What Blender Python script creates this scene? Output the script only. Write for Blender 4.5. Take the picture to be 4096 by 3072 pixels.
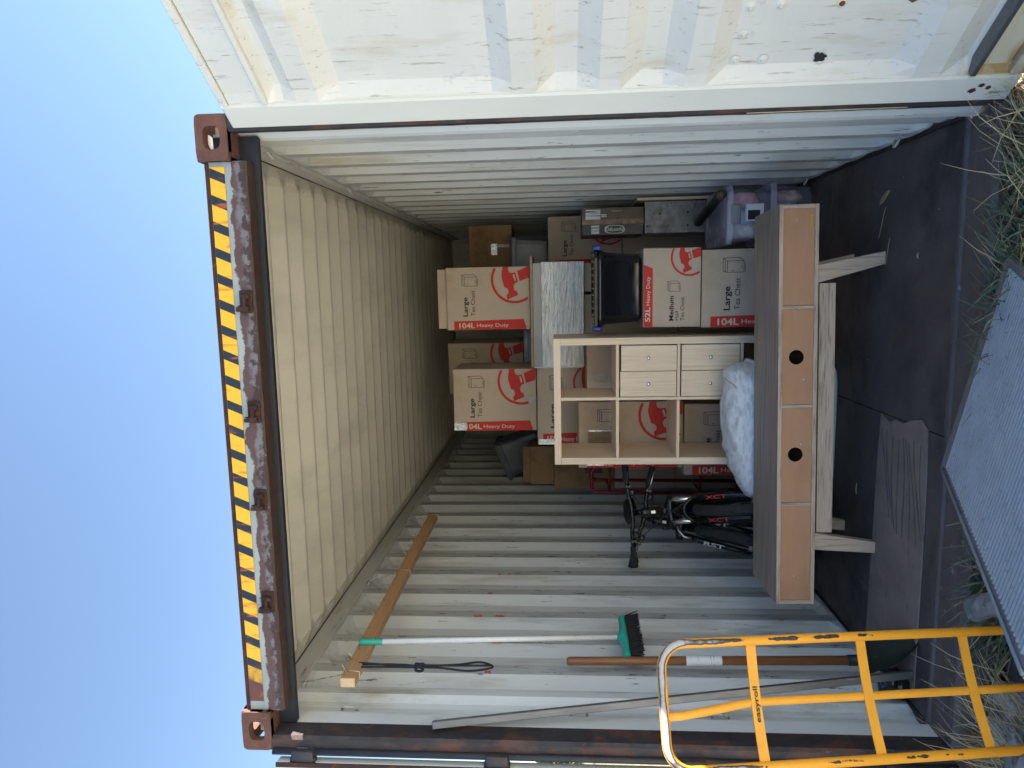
import bpy, bmesh, math, random
from mathutils import Vector, Matrix, Quaternion, noise as mnoise
random.seed(7)
V = Vector
for o in list(bpy.data.objects):
    bpy.data.objects.remove(o)
scene = bpy.context.scene
COL = scene.collection

# ------------------------------------------------------------------ camera
CAM = V((.595, -2.4909, 1.4372)); YAW, PIT, ROL, FPX = .1388, .0698, -.0111, 2798.0
_f = V((-math.sin(YAW)*math.cos(PIT), math.cos(YAW)*math.cos(PIT), math.sin(PIT)))
_r = V((math.cos(YAW), math.sin(YAW), 0)); _u = _r.cross(_f)
RR = math.cos(ROL)*_r + math.sin(ROL)*_u; UU = -math.sin(ROL)*_r + math.cos(ROL)*_u
cam_d = bpy.data.cameras.new('camera'); cam = bpy.data.objects.new('camera', cam_d); COL.objects.link(cam)
# the phone was held upright but the picture is stored on its side: camera rolled by 90 degrees
cx, cy, cz = -UU, RR, -_f
cam.matrix_world = Matrix(((cx.x, cy.x, cz.x, CAM.x), (cx.y, cy.y, cz.y, CAM.y), (cx.z, cy.z, cz.z, CAM.z), (0, 0, 0, 1)))
cam_d.sensor_fit = 'HORIZONTAL'; cam_d.sensor_width = 36; cam_d.lens = FPX/4096*36
cam_d.clip_start = .05; cam_d.clip_end = 1000
scene.camera = cam

# ------------------------------------------------------------------ sky, sun, exposure
SUN_AZ = math.radians(78)      # direction to the sun, from +Y (behind the container) towards +X
SUN_EL = math.radians(36)
world = bpy.data.worlds.new('World'); scene.world = world; world.use_nodes = True
wn = world.node_tree.nodes; wl = world.node_tree.links
bg = wn['Background']; sky = wn.new('ShaderNodeTexSky'); sky.sky_type = 'NISHITA'; sky.sun_disc = False
sky.sun_elevation = SUN_EL; sky.sun_rotation = SUN_AZ; sky.air_density = 1.0; sky.dust_density = .1; sky.ozone_density = 1.2
wl.new(sky.outputs[0], bg.inputs[0]); bg.inputs[1].default_value = .055
sd = bpy.data.lights.new('sun', 'SUN'); sd.energy = 5.0; sd.angle = math.radians(.53); sd.color = (1, .95, .87)
sun = bpy.data.objects.new('sun', sd); COL.objects.link(sun)
sdir = V((math.sin(SUN_AZ)*math.cos(SUN_EL), math.cos(SUN_AZ)*math.cos(SUN_EL), math.sin(SUN_EL)))
sun.rotation_euler = sdir.to_track_quat('Z', 'Y').to_euler(); sun.location = (8, 8, 12)
vs = scene.view_settings; vs.view_transform = 'Standard'; vs.look = 'None'; vs.gamma = 1; vs.exposure = 2.5
vs.use_curve_mapping = False
try:
    scene.cycles.max_bounces = 10; scene.cycles.diffuse_bounces = 6; scene.cycles.transparent_max_bounces = 12
    scene.cycles.use_denoising = True
except Exception:
    pass

# ------------------------------------------------------------------ pixel helper (photo shown 2212 wide)
def pk(x, y, **k):
    x *= 4096/2212; y *= 4096/2212
    d = _f + (1536-y)/FPX*RR - (x-2048)/FPX*UU
    (ax, v), = k.items(); i = 'XYZ'.index(ax); t = (v-CAM[i])/d[i]
    return CAM + t*d
def rect(v0, v1, y0, y1, Y):
    a = pk(v0, y1, Y=Y); b = pk(v1, y0, Y=Y); c = pk(v0, y0, Y=Y); d = pk(v1, y1, Y=Y)
    return (a.x+d.x)/2, (b.x+c.x)/2, (b.z+d.z)/2, (a.z+c.z)/2     # X0 X1 Z0 Z1

# ------------------------------------------------------------------ object helpers
def empty(name, loc):
    o = bpy.data.objects.new(name, None); COL.objects.link(o); o.location = loc; o.empty_display_size = .1
    return o
def tag(o, label=None, cat=None, group=None, kind=None):
    if label: o['label'] = label
    if cat: o['category'] = cat
    if group: o['group'] = group
    if kind: o['kind'] = kind
    return o
def thing(name, label, cat, loc=(0, 0, 0), group=None):
    return tag(empty(name, loc), label, cat, group)
def wloc(o):
    p = V((0, 0, 0))
    while o: p += V(o.location); o = o.parent
    return p

class MB:
    """collects verts and faces in world space; build() links them as one mesh object"""
    def __init__(s): s.v = []; s.f = []; s.sm = []
    def add(s, vs, fs, smooth=False):
        n = len(s.v); s.v += [V(p) for p in vs]; s.f += [tuple(i+n for i in f) for f in fs]; s.sm += [smooth]*len(fs); return s
    def box(s, x0, x1, y0, y1, z0, z1, M=None):
        vs = [V((x, y, z)) for z in (z0, z1) for y in (y0, y1) for x in (x0, x1)]
        if M: vs = [M @ p for p in vs]
        return s.add(vs, [(0, 2, 3, 1), (4, 5, 7, 6), (0, 1, 5, 4), (2, 6, 7, 3), (0, 4, 6, 2), (1, 3, 7, 5)])
    def bbox(s, x0, x1, y0, y1, z0, z1, b=.004, M=None, seg=1):
        bm = bmesh.new(); bmesh.ops.create_cube(bm, size=1)
        for v in bm.verts: v.co = V(((x0+x1)/2+v.co.x*(x1-x0), (y0+y1)/2+v.co.y*(y1-y0), (z0+z1)/2+v.co.z*(z1-z0)))
        bmesh.ops.bevel(bm, geom=list(bm.edges), offset=b, segments=seg, affect='EDGES', profile=.5)
        bm.verts.index_update(); vs = [(M @ v.co) if M else v.co.copy() for v in bm.verts]
        fs = [tuple(v.index for v in f.verts) for f in bm.faces]; bm.free()
        return s.add(vs, fs, seg > 1)
    def tube(s, pts, r, n=10, caps=True, closed=False):
        pts = [V(p) for p in pts]; m = len(pts); rr = r if isinstance(r, (list, tuple)) else [r]*m
        T = []
        for i in range(m):
            a = pts[(i-1) % m] if (closed or i) else pts[0]; b = pts[(i+1) % m] if (closed or i < m-1) else pts[-1]
            T.append((b-a).normalized())
        up = V((0, 0, 1)) if abs(T[0].z) < .9 else V((1, 0, 0))
        N = T[0].cross(up).normalized(); vs = []
        for i in range(m):
            if i:
                ax = T[i-1].cross(T[i])
                if ax.length > 1e-7: N = Quaternion(ax.normalized(), T[i-1].angle(T[i])) @ N
            B = T[i].cross(N)
            vs += [pts[i]+rr[i]*(math.cos(2*math.pi*k/n)*N+math.sin(2*math.pi*k/n)*B) for k in range(n)]
        fs = [(i*n+k, i*n+(k+1) % n, (i+1) % m*n+(k+1) % n, (i+1) % m*n+k) for i in range(m if closed else m-1) for k in range(n)]
        if caps and not closed: fs += [tuple(range(n))[::-1], tuple((m-1)*n+k for k in range(n))]
        return s.add(vs, fs, True)
    def grid(s, f, nu, nv, smooth=True, cu=False):
        vs = [f(i/nu, j/nv) for j in range(nv+1) for i in range(nu+1)]
        return s.add(vs, [(j*(nu+1)+i, j*(nu+1)+i+1, (j+1)*(nu+1)+i+1, (j+1)*(nu+1)+i) for j in range(nv) for i in range(nu)], smooth)
    def prism(s, poly, o, a, b, h):
        """polygon (list of 2D) in plane o + x*a + y*b, extruded along h"""
        o, a, b, h = V(o), V(a), V(b), V(h); n = len(poly)
        vs = [o+p[0]*a+p[1]*b for p in poly]+[o+p[0]*a+p[1]*b+h for p in poly]
        return s.add(vs, [tuple(range(n))[::-1], tuple(range(n, 2*n))]+[(i, (i+1) % n, n+(i+1) % n, n+i) for i in range(n)])
    def flat(s, poly, o, a, b):
        o, a, b = V(o), V(a), V(b)
        return s.add([o+p[0]*a+p[1]*b for p in poly], [tuple(range(len(poly)))])
    def holed(s, w, h, hole, o, a, b, t, rnd=.0, n=32, off=(0, 0)):
        """plate w x h centred at o in plane (a,b) with thickness vector t; hole(angle)->radius about off"""
        o, a, b, t = V(o), V(a), V(b), V(t); A, Bv, Cc, D = [], [], [], []
        ox, oy = off
        angs = sorted([2*math.pi*(k+.5)/n for k in range(n)]+[math.atan2(sy_*h/2-oy, sx_*w/2-ox) % (2*math.pi) for sx_ in (-1, 1) for sy_ in (-1, 1)]); n = len(angs)
        for th in angs:
            c, q = math.cos(th), math.sin(th)
            m = min(((w/2-ox)/c if c > 0 else (-w/2-ox)/c) if abs(c) > 1e-6 else 1e9, ((h/2-oy)/q if q > 0 else (-h/2-oy)/q) if abs(q) > 1e-6 else 1e9)
            px, py = ox+c*m, oy+q*m
            if rnd:
                dx, dy = abs(px)-(w/2-rnd), abs(py)-(h/2-rnd)
                if dx > 0 and dy > 0:
                    L = math.hypot(dx, dy)
                    if L > rnd: px = math.copysign(w/2-rnd+dx*rnd/L, px); py = math.copysign(h/2-rnd+dy*rnd/L, py)
            r = hole(th); hx, hy = ox+c*r, oy+q*r
            A.append(o+px*a+py*b); Bv.append(o+hx*a+hy*b)
        vs = A+Bv+[p+t for p in A]+[p+t for p in Bv]; fs = []
        for k in range(n):
            j = (k+1) % n
            fs += [(k, j, n+j, n+k), (2*n+k, 3*n+k, 3*n+j, 2*n+j), (k, 2*n+k, 2*n+j, j), (n+k, n+j, 3*n+j, 3*n+k)]
        return s.add(vs, fs)
    def xf(s, M, start=0):
        for i in range(start, len(s.v)): s.v[i] = M @ s.v[i]
        return s
    def build(s, name, mat, parent=None, label=None, loc=None, origin=None):
        me = bpy.data.meshes.new(name)
        o0 = V(origin) if origin else (wloc(parent) if parent else V(loc or (0, 0, 0)))
        me.from_pydata([tuple(p-o0) for p in s.v], [], s.f); me.update()
        me.polygons.foreach_set('use_smooth', s.sm)
        bm = bmesh.new(); bm.from_mesh(me); bmesh.ops.recalc_face_normals(bm, faces=bm.faces); bm.to_mesh(me); bm.free()
        if mat: me.materials.append(mat)
        o = bpy.data.objects.new(name, me); COL.objects.link(o)
        if parent: o.parent = parent; o.location = o0-wloc(parent)
        else: o.location = o0
        if label: o['label'] = label
        return o

def text_mesh(txt, size, bold=0.0, spacing=1.0):
    cu = bpy.data.curves.new('t', 'FONT'); cu.body = txt; cu.size = size; cu.offset = bold*size; cu.space_character = spacing
    cu.resolution_u = 3; cu.fill_mode = 'FRONT'
    o = bpy.data.objects.new('t', cu); COL.objects.link(o)
    bpy.context.view_layer.update()
    me = bpy.data.meshes.new_from_object(o); bpy.data.objects.remove(o); bpy.data.curves.remove(cu)
    vs = [v.co.copy() for v in me.vertices]; fs = [tuple(p.vertices) for p in me.polygons]; bpy.data.meshes.remove(me)
    return vs, fs
def put_text(mb, txt, o, right, up, cap, width=None, bold=0.0):
    """lettering with cap height `cap` from point o along unit vectors right / up, optionally fitted to width"""
    vs, fs = text_mesh(txt, cap/.73, bold)
    if not vs: return
    w = max(v.x for v in vs)-min(v.x for v in vs); x0 = min(v.x for v in vs)
    k = width/w if width else 1
    o, right, up = V(o), V(right), V(up)
    mb.add([o+(v.x-x0)*k*right+v.y*up for v in vs], fs)

# ------------------------------------------------------------------ materials
def N(nt, typ, **kw):
    n = nt.nodes.new(typ)
    for k, v in kw.items(): setattr(n, k, v)
    return n
def mat(name, col, rough=.6, metal=0, var=.12, vscale=(6, 6, 6), layers=(), bump=0, bscale=(60, 60, 60), spec=.5, post=None):
    """base colour with soft variation; layers = (colour, scale3, lo, hi[, (axis, a, b)][, detail]) noise masked wear, dirt, rust"""
    m = bpy.data.materials.new(name); m.use_nodes = True; nt = m.node_tree; L = nt.links
    b = nt.nodes['Principled BSDF']; tc = N(nt, 'ShaderNodeTexCoord')
    b.inputs['Metallic'].default_value = metal; b.inputs['Specular IOR Level'].default_value = spec
    def nz(scale, detail=5, seed=0.0, rgh=.6):
        mp = N(nt, 'ShaderNodeMapping'); mp.inputs['Scale'].default_value = scale; mp.inputs['Location'].default_value = (seed*3.1, seed*1.7, seed*2.3)
        L.new(tc.outputs['Object'], mp.inputs[0]); t = N(nt, 'ShaderNodeTexNoise'); t.inputs['Scale'].default_value = 1
        t.inputs['Detail'].default_value = detail; t.inputs['Roughness'].default_value = rgh; L.new(mp.outputs[0], t.inputs[0]); return t.outputs['Fac']
    def rmap(x, a, b_, c=0, d=1):
        r = N(nt, 'ShaderNodeMapRange'); r.inputs[1].default_value = a; r.inputs[2].default_value = b_; r.inputs[3].default_value = c; r.inputs[4].default_value = d
        L.new(x, r.inputs[0]); return r.outputs[0]
    def mix(fac, A, B):
        mx = N(nt, 'ShaderNodeMix', data_type='RGBA')
        L.new(fac, mx.inputs[0])
        for i, c in ((6, A), (7, B)):
            if isinstance(c, (tuple, list)): mx.inputs[i].default_value = (*c[:3], 1)
            else: L.new(c, mx.inputs[i])
        return mx.outputs[2]
    v = rmap(nz(vscale, 6), .3, .7)
    c = mix(v, [x*(1-var) for x in col], [min(1, x*(1+var)) for x in col])
    rsum = None
    for i, ly in enumerate(layers):
        lc, sc, lo, hi = ly[:4]
        f = rmap(nz(sc, 6, i+1.0, .65), lo, hi)
        if len(ly) > 4 and ly[4]:
            ax, a0, a1 = ly[4]; sp = N(nt, 'ShaderNodeSeparateXYZ'); L.new(tc.outputs['Object'], sp.inputs[0])
            g = rmap(sp.outputs[ax], a0, a1); x = N(nt, 'ShaderNodeMath', operation='ADD'); L.new(nz(sc, 6, i+1.0, .65), x.inputs[0])
            y = N(nt, 'ShaderNodeMath', operation='SUBTRACT'); L.new(g, y.inputs[0]); y.inputs[1].default_value = .5
            L.new(y.outputs[0], x.inputs[1]); f = rmap(x.outputs[0], lo, hi)
        c = mix(f, c, lc)
    if post: c = post(nt, L, tc, c, mix, rmap, nz)
    L.new(c, b.inputs['Base Color'])
    L.new(rmap(nz([x*2 for x in vscale], 4, 9.0), .3, .7, max(.02, rough-.12), min(1, rough+.12)), b.inputs['Roughness'])
    if bump:
        bp = N(nt, 'ShaderNodeBump'); bp.inputs['Strength'].default_value = 1; bp.inputs['Distance'].default_value = bump
        L.new(nz(bscale, 6, 5.0), bp.inputs['Height']); L.new(bp.outputs[0], b.inputs['Normal'])
    return m
RUST = (.052, .028, .026); RUST2 = (.11, .045, .03); DARK = (.012, .012, .014)
MT = {}
MT['wall'] = mat('wall_paint', (.62, .645, .65), .42, var=.07, vscale=(2, 3, 1.5), bump=.003, bscale=(3, 5, 2), layers=(
    ((.40, .405, .40), (5, 14, 1.2), .56, .70), ((.16, .145, .135), (30, 55, 7), .635, .69), ((.20, .08, .04), (22, 36, 9), .685, .715), ((.47, .45, .40), (4, 6, .9), .54, .68), ((.74, .75, .74), (8, 20, 2), .66, .74)))
MT['scuffwall'] = mat('scuffed_wall_paint', (.44, .455, .46), .5, var=.1, vscale=(2, 3, 3), layers=(
    ((.22, .22, .22), (10, 30, 4), .55, .70), ((.05, .045, .045), (30, 40, 10), .61, .66), ((.17, .055, .03), (22, 30, 12), .66, .70), ((.38, .04, .04), (4, 30, 5), .73, .76)))
MT['roof'] = mat('roof_paint', (.52, .49, .405), .45, var=.06, vscale=(1.5, 3, 3), bump=.003, bscale=(2, 6, 3), layers=(
    ((.40, .38, .32), (3, 1.5, 2), .48, .7), ((.08, .06, .05), (26, 26, 26), .74, .77), ((.60, .58, .50), (5, 9, 5), .68, .74)))
MT['rail'] = mat('rail_paint', (.50, .50, .47), .5, var=.12, vscale=(4, 2, 8), layers=(((.13, .12, .11), (9, 5, 30), .62, .72),))
MT['post'] = mat('post_paint', (.62, .65, .66), .4, var=.08, vscale=(4, 4, 2), layers=(
    ((.36, .34, .27), (6, 6, 1.5), .55, .75), ((.03, .05, .16), (16, 16, 5), .72, .76), ((.1, .08, .07), (30, 30, 10), .70, .75)))
MT['door'] = mat('door_white_paint', (.665, .665, .64), .5, var=.05, vscale=(2, 2, 3), bump=.0016, bscale=(10, 10, 30), layers=(
    ((.57, .54, .47), (9, 9, 2), .54, .70), ((.38, .345, .30), (60, 60, 6), .595, .70), ((.24, .15, .10), (90, 90, 8), .66, .71), ((.46, .48, .52), (7, 7, 5), .64, .72),
    ((.30, .33, .36), (30, 30, 30), .71, .75), ((.10, .06, .045), (60, 60, 80), .745, .77), ((.42, .27, .11), (4, 4, 7), .66, .90, (2, .40, .02))))
MT['doorframe'] = mat('door_frame_paint', (.66, .67, .635), .45, var=.05, vscale=(3, 3, 1.5), layers=(
    ((.66, .63, .50), (6, 6, 1.6), .55, .72), ((.33, .26, .18), (30, 30, 5), .67, .73), ((.36, .40, .36), (24, 24, 12), .72, .78), ((.20, .09, .04), (20, 20, 8), .93, 1.02, (2, 1.2, -.15))))
MT['ochre'] = mat('rust_stained_paint', (.66, .60, .46), .55, var=.1, vscale=(4, 4, 8), layers=(((.36, .20, .06), (3, 3, 14), .5, .7), ((.12, .05, .03), (9, 9, 30), .66, .72)))
MT['rust'] = mat('rusted_steel', RUST, .85, var=.35, vscale=(9, 9, 9), bump=.004, bscale=(45, 45, 45), spec=.25, layers=(
    (RUST2, (24, 24, 24), .55, .72), ((.035, .026, .028), (14, 14, 14), .56, .68), ((.22, .21, .20), (40, 40, 40), .72, .76)))
MT['casting'] = mat('casting_rust', (.125, .062, .05), .8, var=.2, vscale=(14, 14, 14), bump=.0015, bscale=(120, 120, 120), spec=.3, layers=(
    ((.21, .10, .06), (30, 30, 30), .6, .75), ((.42, .36, .33), (90, 90, 90), .72, .76)))
MT['darksteel'] = mat('dark_weathered_steel', (.03, .03, .036), .55, var=.3, vscale=(5, 5, 5), layers=(
    ((.09, .045, .03), (14, 14, 6), .56, .68), ((.25, .26, .28), (26, 26, 5), .68, .76)), bump=.001, bscale=(50, 50, 20))
MT['rubber'] = mat('black_rubber', (.014, .014, .016), .6, var=.3, layers=(((.06, .06, .06), (20, 20, 10), .6, .75),))
MT['sealwhite'] = mat('worn_white_edge', (.62, .64, .60), .5, var=.1, layers=(((.05, .05, .06), (40, 40, 4), .56, .66), ((.35, .34, .25), (20, 20, 3), .5, .7)))
MT['header'] = mat('header_paint', (.30, .34, .35), .5, var=.12, vscale=(5, 5, 9), bump=.003, bscale=(30, 40, 40), layers=(
    ((.10, .055, .05), (9, 9, 12), .45, .50, (2, .105, .015)), ((.16, .15, .17), (16, 16, 16), .60, .72, (2, .1, .0)), ((.05, .028, .024), (26, 26, 30), .60, .70, (2, .105, -.02))))
MT['floor'] = mat('floor_plywood', (.075, .066, .066), .6, var=.3, vscale=(3, 3, 3), spec=.4, bump=.0008, bscale=(80, 14, 40), layers=(
    ((.032, .030, .036), (2.2, 3, 2), .52, .68), ((.13, .12, .115), (12, 3, 5), .66, .76), ((.20, .19, .185), (60, 22, 20), .70, .75), ((.30, .29, .28), (110, 110, 110), .765, .785)))
MT['patch'] = mat('floor_patch_board', (.20, .162, .145), .7, var=.2, vscale=(6, 3, 3), bump=.0006, bscale=(20, 90, 20), layers=(
    ((.15, .12, .115), (9, 26, 5), .56, .68), ((.30, .25, .21), (30, 12, 10), .66, .74)))
MT['sill'] = mat('sill_steel', (.085, .074, .075), .6, var=.3, vscale=(4, 6, 6), bump=.0015, bscale=(30, 60, 60), layers=(
    ((.095, .066, .058), (5, 16, 8), .5, .66), ((.22, .23, .25), (18, 30, 20), .64, .72)))
CB = (.53, .425, .335)
MT['card'] = mat('cardboard', CB, .85, var=.05, vscale=(5, 5, 5), spec=.15, layers=(((.42, .33, .245), (3, 3, 3), .55, .75), ((.54, .44, .34), (90, 9, 9), .66, .78)))
MT['cardbrown'] = mat('brown_cardboard', (.30, .19, .105), .85, var=.07, vscale=(5, 5, 5), spec=.15, layers=(((.16, .09, .045), (4, 4, 4), .5, .7),))
MT['carddark'] = mat('dark_carton_print', (.03, .03, .034), .4, var=.2, layers=(((.10, .085, .07), (30, 30, 8), .6, .72),))
MT['cardcoffee'] = mat('coffee_carton_print', (.12, .085, .055), .45, var=.15, layers=(((.06, .045, .035), (20, 20, 8), .55, .7),))
MT['red'] = mat('red_print', (.56, .05, .045), .75, var=.06, spec=.2, layers=(((.46, .042, .038), (8, 8, 8), .6, .7),))
MT['ink'] = mat('dark_ink', (.028, .034, .045), .7, var=.1, spec=.2)
MT['cream'] = mat('pale_print', (.66, .55, .45), .8, var=.05, spec=.2)
MT['tape'] = mat('clear_tape', (.42, .36, .29), .16, var=.2, vscale=(20, 20, 20), bump=.004, bscale=(22, 22, 60), layers=(((.62, .62, .60), (40, 40, 12), .58, .70),))
MT['browntape'] = mat('brown_tape', (.24, .155, .085), .18, var=.25, vscale=(14, 14, 14), bump=.006, bscale=(40, 40, 40))
MT['foil'] = mat('silver_tape', (.60, .60, .60), .25, metal=.6, var=.2, vscale=(20, 20, 20), bump=.004, bscale=(40, 40, 20))
MT['white'] = mat('white_paper', (.74, .75, .76), .7, var=.04)
MT['barcode'] = mat('label_print', (.72, .73, .74), .6, var=.03, layers=(((.06, .06, .07), (160, 160, 4), .56, .58),))
MT['paperlabel'] = mat('worn_paper_label', (.70, .71, .72), .7, var=.06, layers=(((.10, .10, .11), (5, 5, 150), .62, .64), ((.20, .10, .05), (40, 40, 22), .70, .72)))
MT['oak'] = mat('pale_oak_laminate', (.76, .60, .44), .5, var=.06, vscale=(70, 70, 2.5), bump=.0002, bscale=(260, 260, 8), layers=(((.58, .44, .31), (160, 160, 4), .54, .68), ((.82, .68, .52), (30, 30, .8), .56, .66)))
MT['oakh'] = mat('pale_oak_laminate_across', (.76, .60, .44), .5, var=.06, vscale=(2.5, 70, 70), layers=(((.58, .44, .31), (5, 160, 160), .58, .70),))
MT['benchtop'] = mat('grey_oak_top', (.30, .25, .22), .5, var=.14, vscale=(1.6, 40, 40), layers=(((.17, .138, .12), (2.2, 80, 110), .50, .64), ((.38, .33, .30), (1.2, 60, 60), .6, .74)))
MT['bench'] = mat('sawn_oak_laminate', (.50, .375, .285), .55, var=.10, vscale=(2.5, 50, 50), bump=.0003, bscale=(14, 220, 220), layers=(((.27, .19, .14), (5, 110, 110), .52, .64), ((.62, .50, .41), (3, 60, 60), .60, .72)))
MT['benchv'] = mat('sawn_oak_laminate_upright', (.50, .375, .285), .55, var=.10, vscale=(50, 50, 2.5), bump=.0003, bscale=(220, 220, 14), layers=(((.27, .19, .14), (110, 110, 5), .52, .64), ((.62, .50, .41), (60, 60, 3), .60, .72)))
MT['hardboard'] = mat('hardboard', (.47, .255, .145), .7, var=.05, vscale=(4, 4, 30), spec=.3, layers=(((.42, .225, .125), (4, 4, 4), .5, .7),))
MT['screw'] = mat('zinc_screw', (.6, .6, .6), .3, metal=.8, var=.1)
MT['brass'] = mat('brass_plate', (.5, .33, .1), .3, metal=.8, var=.2)
MT['timber'] = mat('pine_batten', (.42, .24, .12), .7, var=.12, vscale=(40, 2.5, 40), bump=.0005, bscale=(160, 6, 160), layers=(((.30, .155, .07), (70, 3, 70), .56, .70), ((.50, .33, .19), (30, 2, 30), .6, .75)))
MT['endgrain'] = mat('pine_end_grain', (.58, .42, .27), .8, var=.1, vscale=(60, 60, 60))
MT['nail'] = mat('nail_steel', (.62, .56, .45), .3, metal=.7, var=.1)
MT['rope'] = mat('navy_cord', (.009, .011, .022), .8, var=.4, vscale=(200, 200, 90), layers=(((.10, .10, .16), (300, 300, 120), .62, .68),))
MT['broomwhite'] = mat('white_handle', (.80, .82, .83), .3, var=.03)
MT['teal'] = mat('teal_plastic', (.02, .36, .28), .35, var=.08)
MT['bristle'] = mat('black_bristle', (.010, .010, .012), .6, var=.4, vscale=(200, 200, 20), bump=.002, bscale=(400, 400, 20))
MT['handlewood'] = mat('varnished_ash', (.22, .095, .04), .4, var=.12, vscale=(60, 60, 3), layers=(((.15, .06, .025), (90, 90, 5), .56, .7),))
MT['spade'] = mat('dark_green_enamel', (.008, .019, .017), .4, var=.2, layers=(((.16, .15, .13), (40, 40, 40), .66, .74),))
MT['galv'] = mat('galvanised_steel', (.17, .178, .19), .42, metal=.75, var=.15, vscale=(10, 10, 3), layers=(((.20, .20, .21), (20, 20, 4), .55, .7), ((.5, .5, .5), (60, 60, 8), .66, .74)))
MT['steelpanel'] = mat('mottled_zinc_sheet', (.20, .205, .215), .45, metal=.5, var=.3, vscale=(14, 14, 14), layers=(((.31, .31, .32), (9, 9, 20), .5, .66), ((.09, .09, .1), (30, 30, 30), .62, .7)))
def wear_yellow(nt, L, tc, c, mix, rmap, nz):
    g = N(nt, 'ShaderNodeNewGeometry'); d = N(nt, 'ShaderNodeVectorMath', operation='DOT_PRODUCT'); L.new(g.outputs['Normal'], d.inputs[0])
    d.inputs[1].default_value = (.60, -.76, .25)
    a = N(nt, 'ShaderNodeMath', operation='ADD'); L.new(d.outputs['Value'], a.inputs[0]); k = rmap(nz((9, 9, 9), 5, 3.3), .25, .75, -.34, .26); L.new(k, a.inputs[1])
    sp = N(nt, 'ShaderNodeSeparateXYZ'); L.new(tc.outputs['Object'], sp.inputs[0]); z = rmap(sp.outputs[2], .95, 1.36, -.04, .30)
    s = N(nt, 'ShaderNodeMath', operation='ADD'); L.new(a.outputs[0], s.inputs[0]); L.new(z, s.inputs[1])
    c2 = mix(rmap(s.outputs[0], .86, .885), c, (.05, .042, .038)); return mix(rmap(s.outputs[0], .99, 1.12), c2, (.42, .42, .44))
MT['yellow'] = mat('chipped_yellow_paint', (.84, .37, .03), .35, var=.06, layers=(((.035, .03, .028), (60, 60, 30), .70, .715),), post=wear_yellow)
MT['yellowbar'] = mat('yellow_paint', (.84, .38, .035), .4, var=.06, vscale=(20, 20, 20), layers=(((.03, .028, .026), (70, 70, 40), .725, .735), ((.60, .28, .05), (12, 12, 12), .62, .8)))
MT['tyre'] = mat('dusty_tyre', (.14, .15, .16), .85, var=.15, vscale=(20, 20, 20), layers=(((.09, .09, .095), (40, 40, 40), .58, .7),))
MT['plate'] = mat('dusty_aluminium_plate', (.21, .22, .235), .42, metal=.25, var=.12, vscale=(10, 10, 10), layers=(((.24, .25, .27), (60, 60, 60), .6, .72), ((.5, .5, .5), (110, 110, 110), .75, .77)))
MT['tread'] = mat('pale_aluminium_tread', (.40, .42, .44), .38, metal=.3, var=.10, vscale=(10, 10, 10), layers=(((.28, .29, .31), (40, 40, 40), .56, .70),))  # tread toned paler than the deck so the ribs stand out
MT['navylip'] = mat('navy_black_lip', (.013, .015, .024), .55, var=.25, layers=(((.10, .10, .11), (60, 60, 20), .70, .76),))
MT['postrust'] = mat('scabbed_post_paint', (.030, .027, .031), .6, var=.3, vscale=(8, 8, 5), bump=.003, bscale=(40, 40, 30), layers=(((.085, .040, .030), (12, 12, 5), .50, .60), ((.14, .06, .035), (30, 30, 14), .64, .70), ((.26, .27, .27), (26, 26, 8), .70, .75)))
MT['tote'] = mat('black_tote_plastic', (.010, .011, .015), .12, var=.2, spec=.6)
MT['blue'] = mat('blue_plastic', (.012, .03, .26), .3, var=.1)
MT['bluetub'] = mat('dull_blue_plastic', (.02, .07, .16), .4, var=.1)
MT['greytub'] = mat('grey_plastic', (.26, .28, .31), .45, var=.08, layers=(((.18, .19, .21), (4, 4, 9), .5, .7),))
MT['navytub'] = mat('slate_plastic', (.10, .11, .15), .4, var=.1)
MT['whiteplastic'] = mat('white_plastic', (.66, .68, .72), .4, var=.04)
MT['panelgrey'] = mat('grey_laminate', (.42, .40, .37), .5, var=.05)
MT['particle'] = mat('raw_particle_board', (.42, .31, .19), .9, var=.2, vscale=(120, 120, 120))
MT['filmwrap'] = mat('stretch_film', (.90, .90, .88), .09, metal=.75, var=.15, vscale=(3, 60, 120), bump=.016, bscale=(6.0, 40, 95), spec=1, layers=(((.92, .93, .93), (3, 60, 150), .56, .68), ((.36, .345, .32), (5, 50, 120), .58, .68)))
MT['mtb'] = mat('black_bike_paint', (.008, .008, .010), .22, var=.2)
MT['biketyre'] = mat('bike_tyre_rubber', (.016, .016, .018), .75, var=.3, vscale=(40, 40, 40), layers=(((.05, .048, .045), (30, 30, 30), .6, .75),))
MT['chrome'] = mat('polished_alloy', (.75, .76, .78), .14, metal=1, var=.05)
MT['alloy'] = mat('brushed_alloy', (.52, .53, .55), .35, metal=.9, var=.08)
MT['redpaint'] = mat('dark_red_frame', (.16, .012, .02), .35, var=.1)
MT['bikered'] = mat('red_decal', (.55, .02, .015), .4, var=.05)
MT['chip'] = mat('dry_wood_chip', (.30, .235, .145), .85, var=.2, vscale=(60, 60, 60))
MT['straw'] = mat('dry_straw', (.46, .38, .23), .8, var=.3, vscale=(3, 3, 3))
MT['blade'] = mat('grass_blade', (.105, .135, .085), .6, var=.5, vscale=(9, 9, 9), layers=(((.30, .26, .12), (16, 16, 16), .60, .68), ((.045, .09, .055), (14, 14, 14), .58, .70)))
MT['soil'] = mat('soil', (.07, .06, .052), .95, var=.4, vscale=(10, 10, 10), bump=.02, bscale=(22, 22, 22), spec=.2)
MT['concrete'] = mat('old_painted_concrete', (.36, .36, .36), .9, var=.15, vscale=(9, 9, 9), bump=.004, bscale=(50, 50, 50), layers=(((.13, .12, .115), (12, 12, 12), .5, .6),))
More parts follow.
